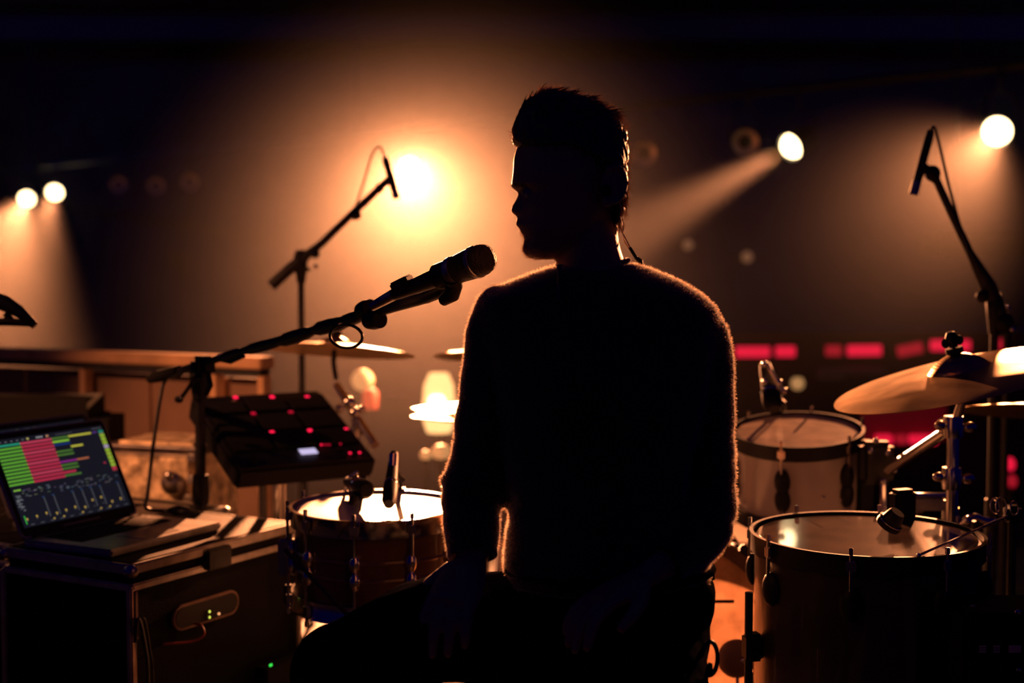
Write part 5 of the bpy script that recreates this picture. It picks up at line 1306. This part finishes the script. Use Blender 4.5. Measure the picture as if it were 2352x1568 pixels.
for v, vn in zip(me.vertices, nrms):
    w = v.co; n1 = noise.noise(V((w.x * 60, w.y * 90, w.z * 60))); n2 = noise.noise(V((w.x * 160, w.y * 160, w.z * 90)))
    v.co += vn * (0.004 * n1 + 0.002 * n2)
hair = obj_world(me, 'hair', M['hair'], person)
# strands
rnd = random.Random(11)
def strands(name, roots, parent, m, wid=0.00035):
    mb = MB()
    for p, d, L, curl in roots:
        d = d.normalized(); s = d.cross(V((rnd.uniform(-1, 1), rnd.uniform(-1, 1), rnd.uniform(-1, 1)))).normalized(); t = d.cross(s)
        pts = []; q = p.copy(); dd_ = d.copy(); nseg = 4
        for i in range(nseg + 1):
            pts.append(q.copy()); q = q + dd_ * (L / nseg); dd_ = (dd_ + curl / nseg).normalized()
        rings = [[q_ + s * (wid * (1 - 0.22 * i)) , q_ - s * (wid * 0.5 * (1 - 0.22 * i)) + t * (wid * 0.86 * (1 - 0.22 * i)), q_ - s * (wid * 0.5 * (1 - 0.22 * i)) - t * (wid * 0.86 * (1 - 0.22 * i))] for i, q_ in enumerate(pts)]
        mb.loft(rings, caps=False)
    return mb.build(name, m, parent, 0)
hc_ = H(1310, 350)
roots = []
vs = [v.co + origin(person) for v in hair.data.vertices]; ns = [v.normal.copy() for v in hair.data.vertices]
for i in range(4200):
    k = rnd.randrange(len(vs)); p = vs[k]; n = ns[k]
    px = 1176 + FPX * p.x / (p.y) ; up_ = p.z - hc_.z
    if up_ > 0.03:     # top: combed back and up
        d = V((0.55, rnd.uniform(-.4, .4), 0.25)) + n * rnd.uniform(0.15, 0.7); L = rnd.uniform(0.006, 0.017)
        if p.x < H(1230, 300).x: d = V((0.5, rnd.uniform(-.3, .3), 0.8)) + n * rnd.uniform(0.0, 0.25); L = rnd.uniform(0.008, 0.016)
    else:
        d = V((0.25, rnd.uniform(-.3, .3), -0.85)) + n * rnd.uniform(0.05, 0.30); L = rnd.uniform(0.010, 0.022)
        if p.x < H(1215, 300).x: d = V((-0.2, rnd.uniform(-.4, .4), 0.4)) + n * rnd.uniform(0.2, 0.7); L = rnd.uniform(0.006, 0.014)
    roots.append((p - n * 0.002, d, L, V((rnd.uniform(-.4, .6), rnd.uniform(-.4, .4), rnd.uniform(-.5, .3)))))
# locks: thicker tapered tufts that break up the outline
locks = MB()
for i in range(620):
    k = rnd.randrange(len(vs)); p = vs[k]; n = ns[k]; up_ = p.z - hc_.z
    if up_ < -0.02 and p.x < H(1330, 350).x: continue
    if p.x < H(1240, 300).x: d = V((0.35, rnd.uniform(-.3, .3), 0.85)) + n * rnd.uniform(0.05, 0.35); cu = V((0.9, 0, -0.2))
    elif up_ > 0.05: d = V((0.75, rnd.uniform(-.3, .3), 0.15)) + n * rnd.uniform(0.15, 0.55); cu = V((0.4, 0, -0.7))
    else: d = V((0.15, rnd.uniform(-.2, .2), -0.9)) + n * rnd.uniform(0.02, 0.22); cu = V((-0.2, 0, -0.3))
    d.normalize(); L = rnd.uniform(0.010, 0.022); q = p - n * 0.002; pts = []; dd_ = d.copy()
    for j in range(5): pts.append(q.copy()); q = q + dd_ * (L / 4); dd_ = (dd_ + cu * 0.22).normalized()
    r0 = rnd.uniform(0.0009, 0.0018); locks.tube(pts, [r0, r0, r0 * 0.8, r0 * 0.5, r0 * 0.1], 5, caps=False)
lk = locks.build('hair_locks', M['hair'], person, 60); lk['kind'] = 'stuff'
# quiff tuft at the front crown
for i in range(160):
    p = H(rnd.uniform(1236, 1290), rnd.uniform(206, 216), rnd.uniform(-.03, .03))
    roots.append((p, V((rnd.uniform(-.5, .6), rnd.uniform(-.4, .4), 0.8)), rnd.uniform(0.005, 0.014), V((0.6, 0, -0.4))))
so = strands('hair_strands', roots, person, M['strand'], 0.0004); so['kind'] = 'stuff'
# stubble along jaw and chin
roots = []
for i in range(1500):
    py = rnd.uniform(522, 596); ring = headring(py, 64); k = rnd.choice(list(range(14, 51)))
    p = ring[k]; c = sum(ring, V()) / 64; n = (p - c).normalized() + V((-0.2, 0, -0.5 if py > 570 else -0.15))
    roots.append((p - n.normalized() * 0.001, n + V((rnd.uniform(-.5, .5), rnd.uniform(-.5, .5), rnd.uniform(-.6, .2))), rnd.uniform(0.003, 0.0065), V((0, 0, -0.3))))
bo = strands('beard_stubble', roots, person, M['strand'], 0.00028); bo['kind'] = 'stuff'
# eyebrows
roots = []
for s in (-1, 1):
    for i in range(140):
        y = s * rnd.uniform(0.010, 0.042); py = rnd.uniform(424, 433); ring = headring(py)
        p = min((q for q in ring if q.x < H(1300, 400).x), key=lambda q: abs((q.y - H(1300, 430).y) - y))
        roots.append((p, V((-0.5, s * 0.8, 0.1 + rnd.uniform(-.3, .3))), rnd.uniform(0.005, 0.009), V((0.4, 0, 0))))
bo = strands('eyebrows', roots, person, M['hair'], 0.0003); bo['kind'] = 'stuff'
# shirt fuzz, far paler than the cloth to make the backlit rim glow
fz_v = [(v.co + origin(person), v.normal.copy()) for v in shirt.data.vertices]
fmb = MB(); fv = []; ff = []
for i in range(200000):
    p, n = fz_v[rnd.randrange(len(fz_v))]
    d = (n + V((rnd.uniform(-.6, .6), rnd.uniform(-.6, .6), rnd.uniform(-.7, .3)))).normalized()
    sd_ = d.cross(V((rnd.uniform(-1, 1), rnd.uniform(-1, 1), rnd.uniform(-1, 1)))).normalized() * 0.00022
    L = rnd.uniform(0.0018, 0.0042); k = len(fv); p = p + V((rnd.uniform(-.003, .003), rnd.uniform(-.003, .003), rnd.uniform(-.003, .003))) - n * 0.0008
    fv += [p - sd_, p + sd_, p + d * L]; ff.append((k, k + 1, k + 2))
fmb.v = fv; fmb.f = ff
fo = fmb.build('shirt_fuzz', M['fuzz'], shirt, 0); fo['kind'] = 'stuff'
# in-ear monitor cable behind the neck
iem = MB().tube(bez([H(1402, 448, -0.085), H(1425, 470, -0.07), H(1424, 515, -0.04), H(1430, 535, -0.02), H(1444, 562, 0.0), H(1452, 580, 0.005)], 8), 0.0011, 6)
iem.tube(bez([H(1402, 448, 0.085), H(1426, 500, 0.05), H(1432, 540, 0.02), H(1436, 556, 0.01), H(1452, 580, 0.005)], 8), 0.0011, 6)
ie = iem.build('earphone_cable', mat('clear_cable', (0.5, 0.36, 0.24), 0.2), person)
MB().tube([H(1446, 568, 0.004), H(1462, 594, 0.008)], 0.0026, 8).build('cable_slider', M['black'], ie)
MB().tube([H(1462, 592, 0.008), H(1471, 600, 0.008), H(1472, 608, 0.008)], [0.003, 0.0045, 0.004], 8).build('cable_clip', M['black'], ie)
MB().ball(H(1392, 438, -0.084), (0.009, 0.006, 0.010)).build('earpiece', M['black'], ie)
MB().tube(bez([H(1283, 622, -0.05), H(1281, 650, -0.085), H(1283, 690, -0.103)], 6), 0.0009, 6).build('necklace', M['gold'], person)
# carabiner on the hip
ck = H(1630, 1512, -0.12)
tag(MB().tube(arc3(ck, 0.020, 0, 2 * PI, frame_from(V((0.35, -1, 0)), V((0, 0, 1))) @ Matrix.Diagonal((1.25, 0.65, 1)), 24)[:-1], 0.0035, 8, closed=True).build('carabiner', M['blackmetal']), 'dark carabiner ring hanging at the hip of the man', 'carabiner')
tag(MB().tube([H(1632, 1522, -0.128), H(1628, 1536, -0.13), H(1632, 1550, -0.13)], [0.003, 0.006, 0.005], 10).build('key_fob', M['black']), 'small black key fob hanging on the carabiner ring', 'key fob')

# ------------------------------------------------------------------ haze beyond the kit only, kept off the foreground to leave it dark
hz = bpy.data.materials.new('stage_haze'); hz.use_nodes = True
nt = hz.node_tree; nt.nodes.clear()
o_ = nt.nodes.new('ShaderNodeOutputMaterial'); vs_ = nt.nodes.new('ShaderNodeVolumeScatter')
vs_.inputs['Density'].default_value = HAZE_DENSITY; vs_.inputs['Anisotropy'].default_value = HAZE_G
vs_.inputs['Color'].default_value = (1, 1, 1, 1)
nt.links.new(vs_.outputs[0], o_.inputs['Volume'])
haze = MB().box((0, 10.25, 1.43), (13.7, 11.8, 3.64)).build('haze', hz, smooth=0)
tag(haze, 'thin stage haze from beyond the drum kit to the back wall', 'haze', kind='stuff')
